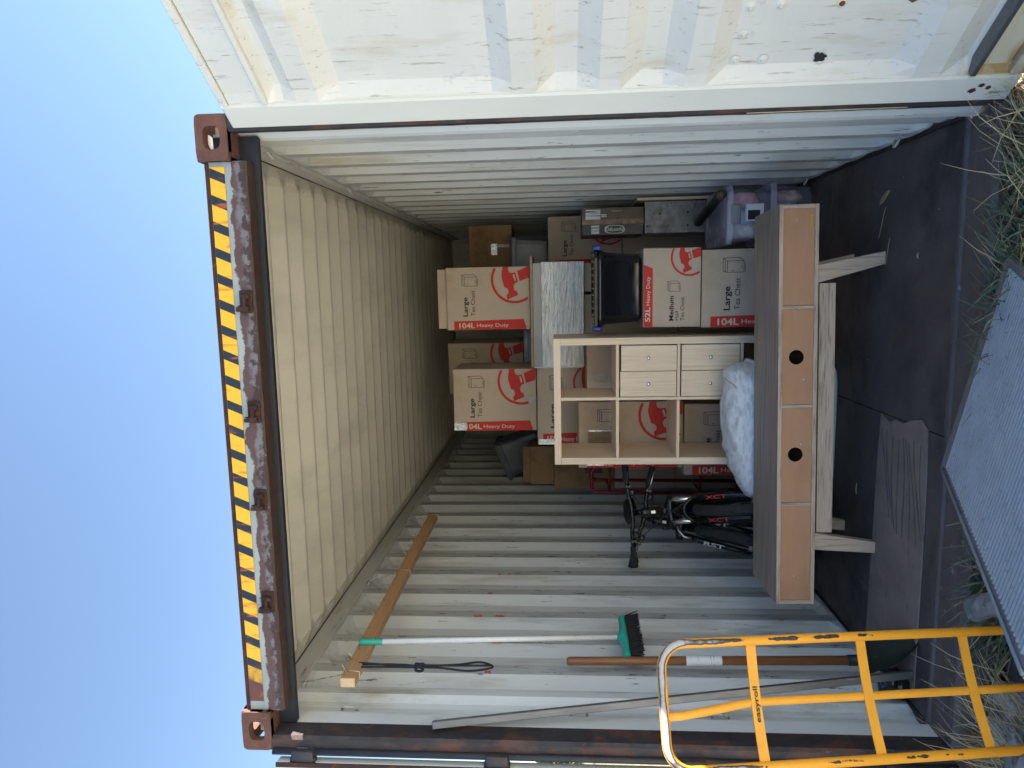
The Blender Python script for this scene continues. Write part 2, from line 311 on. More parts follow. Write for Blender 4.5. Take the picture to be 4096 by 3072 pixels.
MT['basalt'] = mat('black_rough_stone', (.030, .032, .038), .85, var=.4, vscale=(20, 20, 20), bump=.006, bscale=(60, 60, 60), layers=(((.10, .10, .105), (50, 50, 50), .62, .72),))
def hazard(nt, L, tc, c, mix, rmap, nz):
    sp = N(nt, 'ShaderNodeSeparateXYZ'); L.new(tc.outputs['Object'], sp.inputs[0])
    a = N(nt, 'ShaderNodeMath', operation='MULTIPLY_ADD'); L.new(sp.outputs[2], a.inputs[0]); a.inputs[1].default_value = -.43; L.new(sp.outputs[0], a.inputs[2])
    d = N(nt, 'ShaderNodeMath', operation='MULTIPLY_ADD'); L.new(a.outputs[0], d.inputs[0]); d.inputs[1].default_value = 1/.0935; d.inputs[2].default_value = 40.25
    fr = N(nt, 'ShaderNodeMath', operation='FRACT'); L.new(d.outputs[0], fr.inputs[0])
    c2 = mix(rmap(fr.outputs[0], .63, .64), c, (.022, .026, .036))
    c2 = mix(rmap(nz((34, 34, 6), 5, 4.4), .56, .70), c2, (.55, .13, .02))
    x = rmap(sp.outputs[0], -.75, -1.02); y = N(nt, 'ShaderNodeMath', operation='ADD'); L.new(x, y.inputs[0]); L.new(nz((12, 12, 20), 5, 2.2), y.inputs[1])
    return mix(rmap(y.outputs[0], .9, 1.35), c2, (.14, .05, .035))
MT['hazard'] = mat('hazard_tape', (.80, .47, .03), .4, var=.05, post=hazard)
def film(name, col, alpha, rough=.15, tint=None):
    m = mat(name, col, rough, var=.06); nt = m.node_tree; L = nt.links; b = nt.nodes['Principled BSDF']; out = nt.nodes['Material Output']
    t = N(nt, 'ShaderNodeBsdfTransparent'); t.inputs[0].default_value = (*(tint or (1, 1, 1)), 1); mx = N(nt, 'ShaderNodeMixShader'); mx.inputs[0].default_value = alpha
    L.new(t.outputs[0], mx.inputs[1]); L.new(b.outputs[0], mx.inputs[2]); L.new(mx.outputs[0], out.inputs[0]); return m
MT['cleartub'] = film('clear_lilac_plastic', (.74, .74, .92), .18, .12, (1, 1, 1))
MT['clearlid'] = film('cloudy_lid_plastic', (.70, .70, .86), .52, .2, (.96, .96, 1))
MT['filmclear'] = film('loose_clear_film', (.6, .6, .6), .3, .08)
def leafprint(nt, L, tc, c, mix, rmap, nz):
    for k, rot in enumerate(((.2, .9, .3), (.5, -.7, 1.2), (-.4, .1, -.6))):
        vo = N(nt, 'ShaderNodeTexVoronoi', feature='F1'); vo.inputs['Scale'].default_value = 1; mp = N(nt, 'ShaderNodeMapping'); mp.inputs['Scale'].default_value = (13, 9, 52); mp.inputs['Rotation'].default_value = rot; mp.inputs['Location'].default_value = (k*3.7, k, 2*k)
        L.new(tc.outputs['Object'], mp.inputs[0]); L.new(mp.outputs[0], vo.inputs[0]); c = mix(rmap(vo.outputs['Distance'], .34, .28, 0, .55), c, (.52, .54, .60))
    return c
MT['duvet'] = mat('white_leaf_print_cotton', (.74, .76, .80), .85, var=.04, post=leafprint, bump=.004, bscale=(14, 14, 14))
for n_, c_ in (('pink', (.85, .42, .52)), ('paleblue', (.56, .62, .80)), ('whitecl', (.82, .80, .83)), ('plum', (.34, .12, .22)), ('aqua', (.30, .55, .60)), ('peach', (.66, .42, .38))):
    MT['cl_'+n_] = mat('cloth_'+n_, c_, .9, var=.12, vscale=(12, 12, 12), bump=.004, bscale=(40, 40, 40))
MT['crown'] = mat('tree_leaves', (.05, .075, .028), .6, var=.4, vscale=(2, 2, 2))
MT['trunk'] = mat('tree_bark', (.09, .07, .05), .9, var=.3)
MT['render'] = mat('white_render', (.72, .72, .70), .8, var=.04)
MT['roofmetal'] = mat('grey_roof_sheet', (.25, .26, .27), .5, var=.08)
MT['glass'] = mat('dark_window_glass', (.03, .04, .05), .08, var=.05)

# ================================================================== GROUND
GZ = -.20
def gh(x, y):
    return GZ + .02*mnoise.noise(V((x*.7, y*.7, 0))) + .012*mnoise.noise(V((x*3, y*3, 4)))
mb = MB()
xs = [-260, -120, -60, -30, -15, -8, -5, -3.5] + [-2.5+.125*i for i in range(41)] + [3.5, 5, 8, 15, 30, 60, 120, 260]
ys = [-260, -120, -60, -30, -15, -8, -5, -3.5, -3] + [-2.5+.125*i for i in range(27)] + [1.2, 1.8, 2.5, 4, 6, 9, 15, 30, 60, 120, 260]
vs_ = [V((x, y, gh(x, y) if abs(x) < 9 and abs(y) < 9 else GZ)) for y in ys for x in xs]
nx = len(xs)
mb.add(vs_, [(j*nx+i, j*nx+i+1, (j+1)*nx+i+1, (j+1)*nx+i) for j in range(len(ys)-1) for i in range(nx-1)], True)
MT['ground'] = mat('dry_grass_ground', (.23, .195, .115), .95, var=.35, vscale=(1.2, 1.2, 1.2), spec=.15, bump=.03, bscale=(14, 14, 14), layers=(
    ((.14, .15, .07), (.6, .6, .6), .50, .66), ((.34, .29, .19), (3, 3, 3), .60, .75), ((.06, .045, .035), (2.2, 2.2, 2.2), .66, .74)))
tag(mb.build('ground', MT['ground']), 'dry patchy grass ground around the container', kind='structure')
MT['gravel'] = mat('bounce_light_gravel', (.58, .53, .45), .95, var=.18, vscale=(7, 7, 7), spec=.2, bump=.02, bscale=(40, 40, 40), layers=(((.44, .40, .34), (25, 25, 25), .58, .70), ((.66, .62, .55), (45, 45, 45), .60, .72)))  # unseen ground added to bounce sunlight into the container
mb = MB()
mb.grid(lambda u, v: V((-9+18*u, -1.75-7.5*(1-v)+.15*mnoise.noise(V((u*9, 2, 0)))*v, gh(-9+18*u, -1.75-7.5*(1-v))+.012)), 60, 24)
tag(mb.build('added_bounce_gravel', MT['gravel']), 'unseen pale gravel added in front of the container to bounce light in', kind='structure')
# bare dark soil along the container's front
mb = MB()
def soilf(u, v):
    x = -2.2+4.4*u; y = -1.35+1.75*v
    e = max(0, .16-min(u, 1-u, v+.05))*.18
    return V((x+.08*mnoise.noise(V((y*3, 1, 2))), y+.15*mnoise.noise(V((x*2, 3, 1))), gh(x, y)+.008-e+.018*abs(mnoise.noise(V((x*9, y*9, 7))))))
mb.grid(soilf, 80, 36); tag(mb.build('bare_soil', MT['soil']), 'bare dark soil in front of the container sill', kind='structure')

# ================================================================== CONTAINER
box_c = thing('shipping_container', 'open white shipping container with rusty frame and striped hazard tape on its header', 'container', (0, 0, 0))
LEN = 5.9
# wall profile: Y -> distance from centre line
prof = [(.095, 1.158), (.172, 1.158), (.186, 1.172), (.20, 1.188), (.225, 1.197), (.26, 1.197), (.285, 1.188), (.30, 1.172), (.31, 1.160), (.345, 1.160), (.375, 1.2), (.425, 1.2)]
fl = []
y = .49
while y < LEN-.35:
    prof += [(y, 1.164), (y+.07, 1.164), (y+.14, 1.2), (y+.21, 1.2)]; fl.append(y); y += .278
prof += [(LEN, 1.2)]
prof_l = list(prof)
prof_r = [(.048, 1.163), (.072, 1.170), (.095, 1.166), (.118, 1.154), (.140, 1.149), (.160, 1.150), (.178, 1.156), (.192, 1.168), (.200, 1.170), (.345, 1.170), (.375, 1.2), (.425, 1.2)]+prof[12:]
for sgn in (1, -1):
    prof = prof_r if sgn > 0 else prof_l
    mb = MB(); zs = [0, .02, .06, .09, 1.3, 2.545, 2.585, 2.62]; sc = MB(); fp = MB()
    def pos(i, zz):
        yy, x = prof[i]
        if i >= 11 and zz in (0, .02, 2.62, 2.585): x = min(x, 1.17) if zz in (0, .02) else min(x, 1.172)
        return V((sgn*x, yy, zz))
    for i in range(len(prof)-1):
        tgt = fp if i < 11 else (sc if (i-12) % 4 == 0 and i < len(prof)-2 else mb)
        for k in range(len(zs)-1):
            tgt.add([pos(i, zs[k]), pos(i+1, zs[k]), pos(i+1, zs[k+1]), pos(i, zs[k+1])], [(0, 1, 2, 3)])
    w = mb.build('side_wall', MT['wall'], box_c)
    sc.build('corrugation_ridge', MT['scuffwall'], w, 'scuffed inner ridges of the corrugated wall')
    fp.build('post_lining', MT['post'], box_c)
    # outer skin (seen from outside only)
    MB().box(sgn*1.206 if sgn > 0 else -1.214, sgn*1.214 if sgn > 0 else -1.206, .3, LEN+.03, -.05, 2.68).build('outer_skin', MT['wall'], box_c)
    # rails
    r_ = MB().bbox(*(sorted((sgn*1.150, sgn*1.205))), .10, LEN, 2.612, 2.705, .006)
    r_.build('top_rail', MT['rail'], box_c)
    MB().bbox(*(sorted((sgn*1.166, sgn*1.212))), .10, LEN, -.15, -.001, .006).build('bottom_rail', MT['sill'], box_c)
    # black sealant bead along the roof seam, uneven
    pts = [V((sgn*(1.149+.003*mnoise.noise(V((t*9, 0, sgn)))), .15+t*(LEN-.2), 2.703+.004*mnoise.noise(V((t*60, 2, 0))))) for t in [i/70 for i in range(71)]]
    MB().tube(pts, [.0022+.002*abs(mnoise.noise(V((p.y*4, 1, 0)))) for p in pts], 5).build('sealant_bead', MT['rubber'], box_c)
    pts = [V((sgn*(1.158+.006*mnoise.noise(V((t*40, 0, sgn)))), .2+t*(LEN-.25), .004)) for t in [i/80 for i in range(81)]]
    MB().tube(pts, [.007+.008*abs(mnoise.noise(V((p.y*5, 1, 0)))) for p in pts], 5).build('floor_sealant', MT['rubber'], box_c)
# roof; rib shape skewed so the long back slopes read dark
mb = MB(); ry = [(.12, 2.692), (.42, 2.692)]
y = .435
while y < LEN-.25:
    ry += [(y-.005, 2.741), (y+.003, 2.737), (y+.058, 2.688), (y+.066, 2.684), (y+.076, 2.684), (y+.086, 2.687), (y+.165, 2.734), (y+.175, 2.738)]; y += .1965
ry += [(LEN, 2.70)]
xc = [-1.2, -1.135, -1.10, -1.06, -.5, 0, .5, 1.06, 1.10, 1.135, 1.2]; fz = [0, 0, .35, 1, 1, 1, 1, 1, .35, 0, 0]
vs_ = [V((x, yy, 2.7045+(zz-2.7045)*f_)) for yy, zz in ry for x, f_ in zip(xc, fz)]; n = len(xc)
mb.add(vs_, [(j*n+i, j*n+i+1, (j+1)*n+i+1, (j+1)*n+i) for j in range(len(ry)-1) for i in range(n-1)], False)
mb.build('roof', MT['roof'], box_c)
MB().box(-1.21, 1.21, .15, LEN+.03, 2.752, 2.758).build('roof_skin', MT['wall'], box_c)
# end wall, corrugated upright
mb = MB(); ex = [-1.2+.1*i for i in range(25)]
for i in range(24):
    d0, d1 = (LEN-(.035 if (i//2) % 2 else 0)), (LEN-(.035 if ((i+1)//2) % 2 else 0))
    mb.add([(ex[i], d0, 0), (ex[i+1], d1, 0), (ex[i+1], d1, 2.71), (ex[i], d0, 2.71)], [(0, 1, 2, 3)])
mb.build('end_wall', MT['wall'], box_c)
MB().box(-1.21, 1.21, LEN+.005, LEN+.03, -.15, 2.72).build('end_skin', MT['wall'], box_c)
# floor: sheets with seams
seams = [(.195, 1.40), (1.404, 2.60), (2.604, 3.9), (3.904, LEN)]
for i, (a, b) in enumerate(seams):
    for x0, x1 in ((-1.17, -.002), (.002, 1.17)):
        MB().bbox(x0, x1, a, b, -.028, 0, .0015).build('floor_sheet', MT['floor'], box_c)
MB().box(-1.17, 1.17, .19, LEN, -.15, -.03).build('cross_members', MT['sill'], box_c)
# threshold plate (slightly raised lips) and sill
mb = MB()
sp_ = [(.192, -.004), (.186, .003), (.172, .003), (.165, -.006), (.06, -.010), (.045, -.004), (.02, -.006), (.004, -.022), (.0, -.15), (.05, -.155)]
for i in range(len(sp_)-1):
    for j in range(12):
        x0, x1 = -1.17+2.34*j/12, -1.17+2.34*(j+1)/12
        mb.add([(x0, *sp_[i]), (x1, *sp_[i]), (x1, *sp_[i+1]), (x0, *sp_[i+1])], [(0, 1, 2, 3)])
mb.build('door_sill', MT['sill'], box_c)
# repair board on the floor with a torn edge
poly = [(-.78, .285), (-.45, .285), (-.2, .29), (-.03, .30), (.005, .305), (.035, .35), (.02, .42), (-.01, .50), (-.005, .56), (-.03, .62), (-.0, .70), (-.2, .715), (-.5, .722), (-.8, .732), (-1.09, .74), (-1.10, .60), (-1.10, .285)]
MB().prism(poly, (0, 0, .0015), (1, 0, 0), (0, 1, 0), (0, 0, .0055)).build('repair_board', MT['patch'], box_c, 'brown repair board on the dark floor')
for k in range(9):   # claw-like scratches in the board
    t = k/8; x0 = -.06-.02*random.random(); yy = .34+.32*t
    pts = [V((x0-.02*j-.3*t*0-(.26-.08*abs(t-.5))*j/8, yy+.02*math.sin(j*.4+k)-.008*j, .0078)) for j in range(9)]
    MB().tube(pts, [.0012+.003*math.sin(math.pi*(j+.4)/9.2)*random.random() for j in range(9)], 4).build('scratch', MT['floor'], box_c)
# header beam
hp = [(.035, 2.705), (.022, 2.70), (.022, 2.560), (.030, 2.552), (.085, 2.549), (.085, 2.705)]
mb = MB()
for j in range(60):
    x0, x1 = -1.06+2.12*j/60, -1.06+2.12*(j+1)/60
    for i in range(len(hp)-1):
        def q(x, p):
            dz = .004*mnoise.noise(V((x*14, p[1]*9, 0))) if p[1] < 2.58 else (.003*mnoise.noise(V((x*8, 0, 3))) if p[1] > 2.69 else 0)
            return V((x, p[0], p[1]+dz))
        mb.add([q(x0, hp[i]), q(x1, hp[i]), q(x1, hp[i+1]), q(x0, hp[i+1])], [(0, 1, 2, 3)])
# origin at the lower edge, so that paint and rust follow the beam's height
header = mb.build('header', MT['header'], box_c, origin=(0, 0, 2.55))
MB().bbox(-1.157, 1.157, .087, .118, 2.531, 2.70, .004).build('header_lip', MT['navylip'], box_c)  # header lip coloured navy black all over
MB().bbox(-1.157, 1.157, .120, .20, 2.61, 2.69, .004).build('roof_edge_angle', MT['rail'], box_c)
mb = MB()
for j in range(80):
    x0, x1 = -1.02+2.06*j/80, -1.02+2.06*(j+1)/80
    mb.add([(x0, .0195, 2.631), (x1, .0195, 2.631), (x1, .0195, 2.686), (x0, .0195, 2.686)], [(0, 1, 2, 3)])
MB().bbox(-1.056, 1.056, .016, .03, 2.688, 2.703, .003).build('header_edge', MT['rust'], box_c)
tape_ = mb.build('hazard_tape', MT['hazard'], box_c, 'yellow and black striped hazard tape')
# lock keepers on the header
for x in (.56, .15, -.19, -.60):
    mb = MB(); z0 = 2.553
    mb.bbox(x-.042, x+.042, .010, .0215, z0+.006, z0+.054, .004)
    mb.bbox(x-.036, x-.016, -.012, .012, z0+.014, z0+.062, .005, None, 2); mb.bbox(x+.010, x+.026, -.008, .012, z0+.012, z0+.042, .005, None, 2)
    mb.tube([(x-.026, -.006, z0+.03), (x+.018, -.006, z0+.028)], .007, 8)
    k_ = mb.build('lock_keeper', MT['rust'], box_c)
# corner castings (hollow, with oval openings)
def casting(sx, z0):
    mb = MB(); x0, x1 = 1.057*sx, 1.219*sx; xm = (x0+x1)/2; z1 = z0+.118; zm = (z0+z1)/2; W = .162
    st = lambda a, b: (lambda th: 1/((abs(math.cos(th))/a)**3.2+(abs(math.sin(th))/b)**3.2)**(1/3.2))
    mb.holed(W, .118, st(.040, .0315), (xm, 0, zm), (1, 0, 0), (0, 0, 1), (0, .028, 0), rnd=.018)
    mb.holed(W, .17, st(.032, .05), (xm, .089, z1), (1, 0, 0), (0, 1, 0), (0, 0, -.028), rnd=.01)
    mb.holed(.17, .118, st(.045, .030), (x1, .089, zm), (0, 1, 0), (0, 0, 1), (-sx*.02, 0, 0), rnd=.014)
    mb.holed(.17, .118, st(.001, .001), (x0, .089, zm), (0, 1, 0), (0, 0, 1), (sx*.016, 0, 0), rnd=.006)
    mb.holed(W, .118, st(.001, .001), (xm, .178, zm), (1, 0, 0), (0, 0, 1), (0, -.02, 0))
    mb.holed(W, .17, st(.001, .001), (xm, .089, z0), (1, 0, 0), (0, 1, 0), (0, 0, .016))
    return mb.build('corner_casting', MT['casting'], box_c)
for sx in (1, -1):
    casting(sx, 2.602); casting(sx, -.165)
    # corner post: rough rusted front face, J-bar edge
    mb = MB()
    xa, xb = 1.159, 1.219
    def pf(u, v, sx=sx):
        z = -.045+u*2.645; a = v*4
        base = [(xa, .046 if sx > 0 else .094), (xa, .012), (xa+.012, .0), (xb-.01, -.002), (xb, .03)][min(4, int(round(a)))]
        nn = (mnoise.noise(V((z*7, a, sx)))*.5+mnoise.noise(V((z*23, a, 5+sx)))*.35)
        bul = .010*max(0, nn) if sx < 0 else .005*max(0, nn)
        return V((sx*(base[0]-bul*(1 if a < 2.5 else 0)), base[1]-bul*.8, z))
    mb.grid(pf, 150, 4, smooth=False)
    mb.box(*sorted((sx*(xa+(.016 if sx > 0 else .004)), sx*(xb-.004))), .03, .17, -.045, 2.60)
    mb.build('corner_post', MT['postrust'], box_c)
    # vertical hinge bar beside the post
    MB().tube([(sx*1.214, -.010, -.02), (sx*1.214, -.010, 2.595)], .013, 8).build('hinge_bar', MT['darksteel'], box_c)
    for z in (2.47, 1.70, .95, .20):
        mb = MB(); mb.bbox(*sorted((sx*1.200, sx*1.262)), -.034, .004, z-.045, z+.045, .006, seg=2)
        mb.tube([(sx*1.245, -.016, z-.05), (sx*1.245, -.016, z+.05)], .016, 10)
        mb.build('hinge_lug', MT['darksteel'], box_c)
# lashing rings
def lash(p, a, b, r=.026):
    p, a, b = V(p), V(a).normalized(), V(b).normalized()
    pts = [p+r*(math.cos(t)*a*.7+math.sin(t)*b*1.25) for t in [math.pi*k/9 for k in range(10)]]
    MB().tube(pts, .0055, 7).build('lashing_ring', MT['rail'], box_c)
for sx in (1, -1):
    for yy in (.35, 1.42, 2.5, 3.6, 4.7): lash((sx*1.152, yy, 2.60), (0, 1, 0), (-sx, .3, -.55))
    for yy in (.62, 1.7, 2.8): lash((sx*1.166, yy, .035), (0, 1, 0), (-sx, 0, .4))
    for z in (2.36, 1.38, .8): MB().tube([(sx*1.190, .235, z+.03), (sx*1.165, .215, z+.022), (sx*1.158, .208, z), (sx*1.165, .215, z-.03), (sx*1.190, .235, z-.038)], .0055, 7).build('lashing_bar', MT['rail'], box_c)
# vent holes on the left wall
mb = MB()
for k in range(9):
    c = V((-1.1995+.001, .675+.014*(k % 3)-.028, 2.50-.016*(k//3)+.006*(k % 2)))
    mb.add([c+V((0, .0045*math.cos(t), .0035*math.sin(t))) for t in [2*math.pi*i/8 for i in range(8)]], [tuple(range(8))])
mb.build('vent_holes', MT['rubber'], box_c)
# load line tape and ruler sticker on the right post lining
MB().box(1.1672, 1.1692, .218, .230, 1.645, 2.22).build('load_line_tape', MT['white'], box_c)
st = MB().box(1.1672, 1.1692, .205, .240, 1.485, 1.565).build('ruler_sticker', MT['white'], box_c)
mb = MB()
for k in range(15): mb.box(1.1662, 1.1670, .207, .207+(.020 if k % 5 == 0 else .012), 1.497+k*.0044, 1.4985+k*.0044)
mb.build('ruler_marks', MT['ink'], st)
# red paint daubs and scrapes on the left wall ridges
for (yy, z, w, hh) in ((1.05, 1.90, .05, .045), (1.05, 1.78, .05, .05), (.77, 1.91, .06, .05), (.77, 1.77, .06, .05), (1.33, 1.86, .05, .03), (1.60, 1.83, .05, .02), (.50, 1.79, .05, .03), (1.61, 1.77, .05, .02)):
    mb = MB()
    for k in range(7):
        a = z-hh/2+hh*k/7; f_ = (yy-.49) % .278
        mb.box(-1.1636, -1.1626, yy+.004*random.random()-.008, yy-.008+w*(.35+.3*random.random()), a, a+hh/7*(.45+.4*random.random()))
    mb.build('paint_daub', MT['red'], box_c)

# ------------------------------------------------------------------ doors
def door(Hp, e, nrm, zt, zb, extra, s_edge=0.0):
    Hp, e, nrm = V(Hp), V(e).normalized(), V(nrm).normalized()
    W = 1.165
    P = lambda s, z, d: Hp+e*s+nrm*d+V((0, 0, z))
    def bx(mb, s0, s1, z0, z1, d0, d1, b=.004):
        M = Matrix(((e.x, nrm.x, 0, Hp.x), (e.y, nrm.y, 0, Hp.y), (0, 0, 1, 0), (0, 0, 0, 1)))
        return mb.bbox(s0, s1, d0, d1, z0, z1, b, M)
    # panel with horizontal corrugations; d = distance towards the room side
    pr = [(zt-.03, -.012), (2.432, -.012), (2.415, -.012), (2.385, -.040), (2.36, -.040), (2.312, -.008), (2.236, -.008), (2.160, -.044), (1.654, -.044), (1.585, -.008), (1.510, -.008), (1.443, -.044),
          (1.374, -.044), (1.304, -.008), (1.231, -.008), (1.168, -.044), (1.098, -.044), (1.028, -.008), (.962, -.008), (.896, -.044), (.382, -.044), (.320, -.008), (.236, -.008), (.165, -.040), (zb+.03, -.040)]
    mb = MB(); ss = [.070, .078, .118, .4, .7, .95, W-.115, W-.078, W-.07]
    def pt(s, i):
        z, d = pr[i]; f_ = 0 if s in (ss[0], ss[-1]) else (.35 if s in (ss[1], ss[-2]) else 1)
        dent = .006*mnoise.noise(V((s*5, z*4, Hp.x)))*(f_ == 1)
        return P(s, z, (-.004)+(d+.004)*f_+dent)
    # refine in z for slight dents
    for i in range(len(pr)-1):
        for k in range(len(ss)-1):
            mb.add([pt(ss[k], i), pt(ss[k+1], i), pt(ss[k+1], i+1), pt(ss[k], i+1)], [(0, 1, 2, 3)])
    leaf = mb.build('door', MT['door'], box_c, extra)
    back = MB(); bx(back, .01, W-.01, zb+.01, zt-.01, -.062, -.052); back.build('outer_sheet', MT['wall'], leaf)
    for s0, s1 in ((s_edge, .074), (W-.074, W)):
        m2 = MB(); bx(m2, s0, s1, zb, zt, -.05, .001, .007); m2.build('stile', MT['doorframe'], leaf)
    m2 = MB(); bx(m2, .0745, W-.0745, zt-.028, zt-.001, -.05, .0015, .004); m2.build('top_rail', MT['doorframe'], leaf)
    m2 = MB(); bx(m2, .0745, W-.0745, zb+.001, zb+.045, -.05, .0005, .006); m2.build('bottom_rail', MT['ochre'], leaf)
    # raised channel ribs near the top and bottom
    for z0, z1, m_ in ((2.412, 2.430, 'doorframe'), (.128, .146, 'galv')):
        m2 = MB(); bx(m2, .078, W-.078, z0, z1, -.046, .006, .003); m2.build('channel_rib', MT[m_], leaf)
    m2 = MB(); bx(m2, .0745, W-.0745, zb+.046, .126, -.046, -.028, .004); m2.build('foot_panel', MT['ochre'], leaf)
    return leaf, P
th = math.radians(33)
e_r = (math.sin(th), -math.cos(th), 0); n_r = (-math.cos(th), -math.sin(th), 0)
leaf, DP = door((1.178, -.022, 0), e_r, n_r, 2.58, -.02, 'white corrugated door leaf swung open, scratched and rust streaked', -.027)
def disc(mb, P, s, z, d, r, h_, n=12):
    vs = [P(s+r*math.cos(2*math.pi*k/n), z+r*math.sin(2*math.pi*k/n), d) for k in range(n)]+[P(s+.55*r*math.cos(2*math.pi*k/n), z+.55*r*math.sin(2*math.pi*k/n), d+h_) for k in range(n)]
    mb.add(vs, [tuple(range(n, 2*n))]+[(k, (k+1) % n, n+(k+1) % n, n+k) for k in range(n)], False)
for s, z, rusty in ((.324, .872, 0), (.326, .785, 0), (.323, .612, 1), (.232, .872, 0), (.139, .876, 0), (.137, .790, 0)):
    mb = MB(); disc(mb, DP, s, z, -.043, .017, .003); mb.build('bolt_washer', MT['ochre' if rusty else 'doorframe'], leaf)
    mb = MB(); disc(mb, DP, s, z, -.040, .009, .006, 8); mb.build('bolt_head', MT['casting' if rusty else 'doorframe'], leaf)
# torn rust hole
poly = [(.0, .03), (.012, .026), (.018, .034), (.026, .03), (.03, .012), (.022, -.004), (.026, -.02), (.012, -.028), (.002, -.022), (-.01, -.026), (-.018, -.016), (-.014, -.004), (-.024, .002), (-.016, .016), (-.008, .018)]
MB().add([DP(.137+p[1]*.6, .612+p[0]*.8, -.0405) for p in poly], [tuple(range(len(poly)))]).build('torn_hole', MT['rubber'], leaf)
for s, z in ((.10, 2.566), (.25, 2.566), (.40, 2.566), (.55, 2.566), (.7, 2.566)):
    mb = MB(); disc(mb, DP, s, z, .002, .008, -.004); mb.build('drain_hole', MT['casting'], leaf)
# big scraped rust patch by the foot of the leaf
for (s, z, w, hh, m_) in ((.352, .40, .075, .035, 'casting'), (.07, 2.16, .04, .10, None), (.02, .11, .02, .012, 'rust'), (.04, .09, .016, .010, 'rust'), (.03, .065, .018, .008, 'rust')):
    if not m_: continue
    rr_ = [1+.45*mnoise.noise(V((k*.9, s*9, z*9))) for k in range(18)]
    MB().add([DP(s+w/2*rr_[k]*math.cos(2*math.pi*k/18), z+hh*rr_[k]*math.sin(2*math.pi*k/18), .0018 if s < .07 else -.0405) for k in range(18)], [tuple(range(18))]).build('rust_scab', MT[m_], leaf)
# left leaf, folded right back beyond the corner
th2 = math.radians(8)
leaf2, DP2 = door((-1.246, -.030, 0), (-math.cos(th2), -math.sin(th2), 0), (math.sin(th2), -math.cos(th2), 0), 2.58, -.02, 'door leaf folded back beside the rusty corner post')
for d0, w, m_ in ((-.002, .013, 'rust'), (.0115, .004, 'darksteel'), (.016, .007, 'sealwhite'), (.0235, .0065, 'rubber'), (.031, .012, 'sealwhite')):
    mb = MB(); mb.add([], [])
    a, b, c, d = DP2(d0, -.02, .004), DP2(d0+w, -.02, .004), DP2(d0+w, 2.575, .004), DP2(d0, 2.575, .004)
    off = DP2(0, 0, .006)-DP2(0, 0, 0)
    mb.add([a, b, c, d, a+off, b+off, c+off, d+off], [(4, 5, 6, 7), (0, 1, 5, 4), (1, 2, 6, 5), (2, 3, 7, 6), (3, 0, 4, 7)])
    mb.build('edge_seal', MT[m_], leaf2)

# ================================================================== CARTONS
_I = [(0, 0), (.063, 0), (.063, .087), (0, .087), (.006, .109), (.079, .109), (.082, .024)]
ICON = [(_I[i], _I[j]) for i, j in ((0, 1), (1, 2), (2, 3), (3, 0), (3, 4), (4, 5), (5, 2), (5, 6), (6, 1))]+[((.0, .098), (.065, .098)), ((.022, .010), (.040, .010)), ((.010, .05), (.010, .064)), ((0, -.006), (.05, -.006))]
def hammer_pts(crop):   # printed tool mark, from the face drawing (down, left) to metres (right, up) on a .4385 x .59 face
    return [((1435-y)*.631e-3, (1170-x)*.631e-3) for x, y in crop]
HEAD = hammer_pts([(872, 741), (935, 741), (932, 770), (942, 800), (966, 812), (1000, 806), (1012, 799), (1038, 893), (1040, 905), (1006, 925), (990, 958), (1000, 1000), (1030, 1015), (1040, 1055), (920, 1103), (911, 1052), (930, 1040), (936, 1010), (917, 977), (888, 965), (862, 872), (858, 830)])
GRIP = hammer_pts([(1034, 789), (1152, 741), (1166, 741), (1166, 868), (1060, 900)])
SLOT = hammer_pts([(984, 832), (990, 824), (998, 824), (1003, 830), (1019, 886), (1016, 895), (1008, 897), (1001, 891)])
def clip_ring(cx_, cy_, R0, R1, W, H_, n=72):
    out = []
    for k in range(n):
        a, b = 2*math.pi*k/n, 2*math.pi*(k+1)/n
        q = [(cx_+r*math.cos(t), cy_+r*math.sin(t)) for r, t in ((R0, a), (R1, a), (R1, b), (R0, b))]
        if all(.002 < x < W-.002 and .002 < y < H_-.002 for x, y in q): out.append(q)
    return out
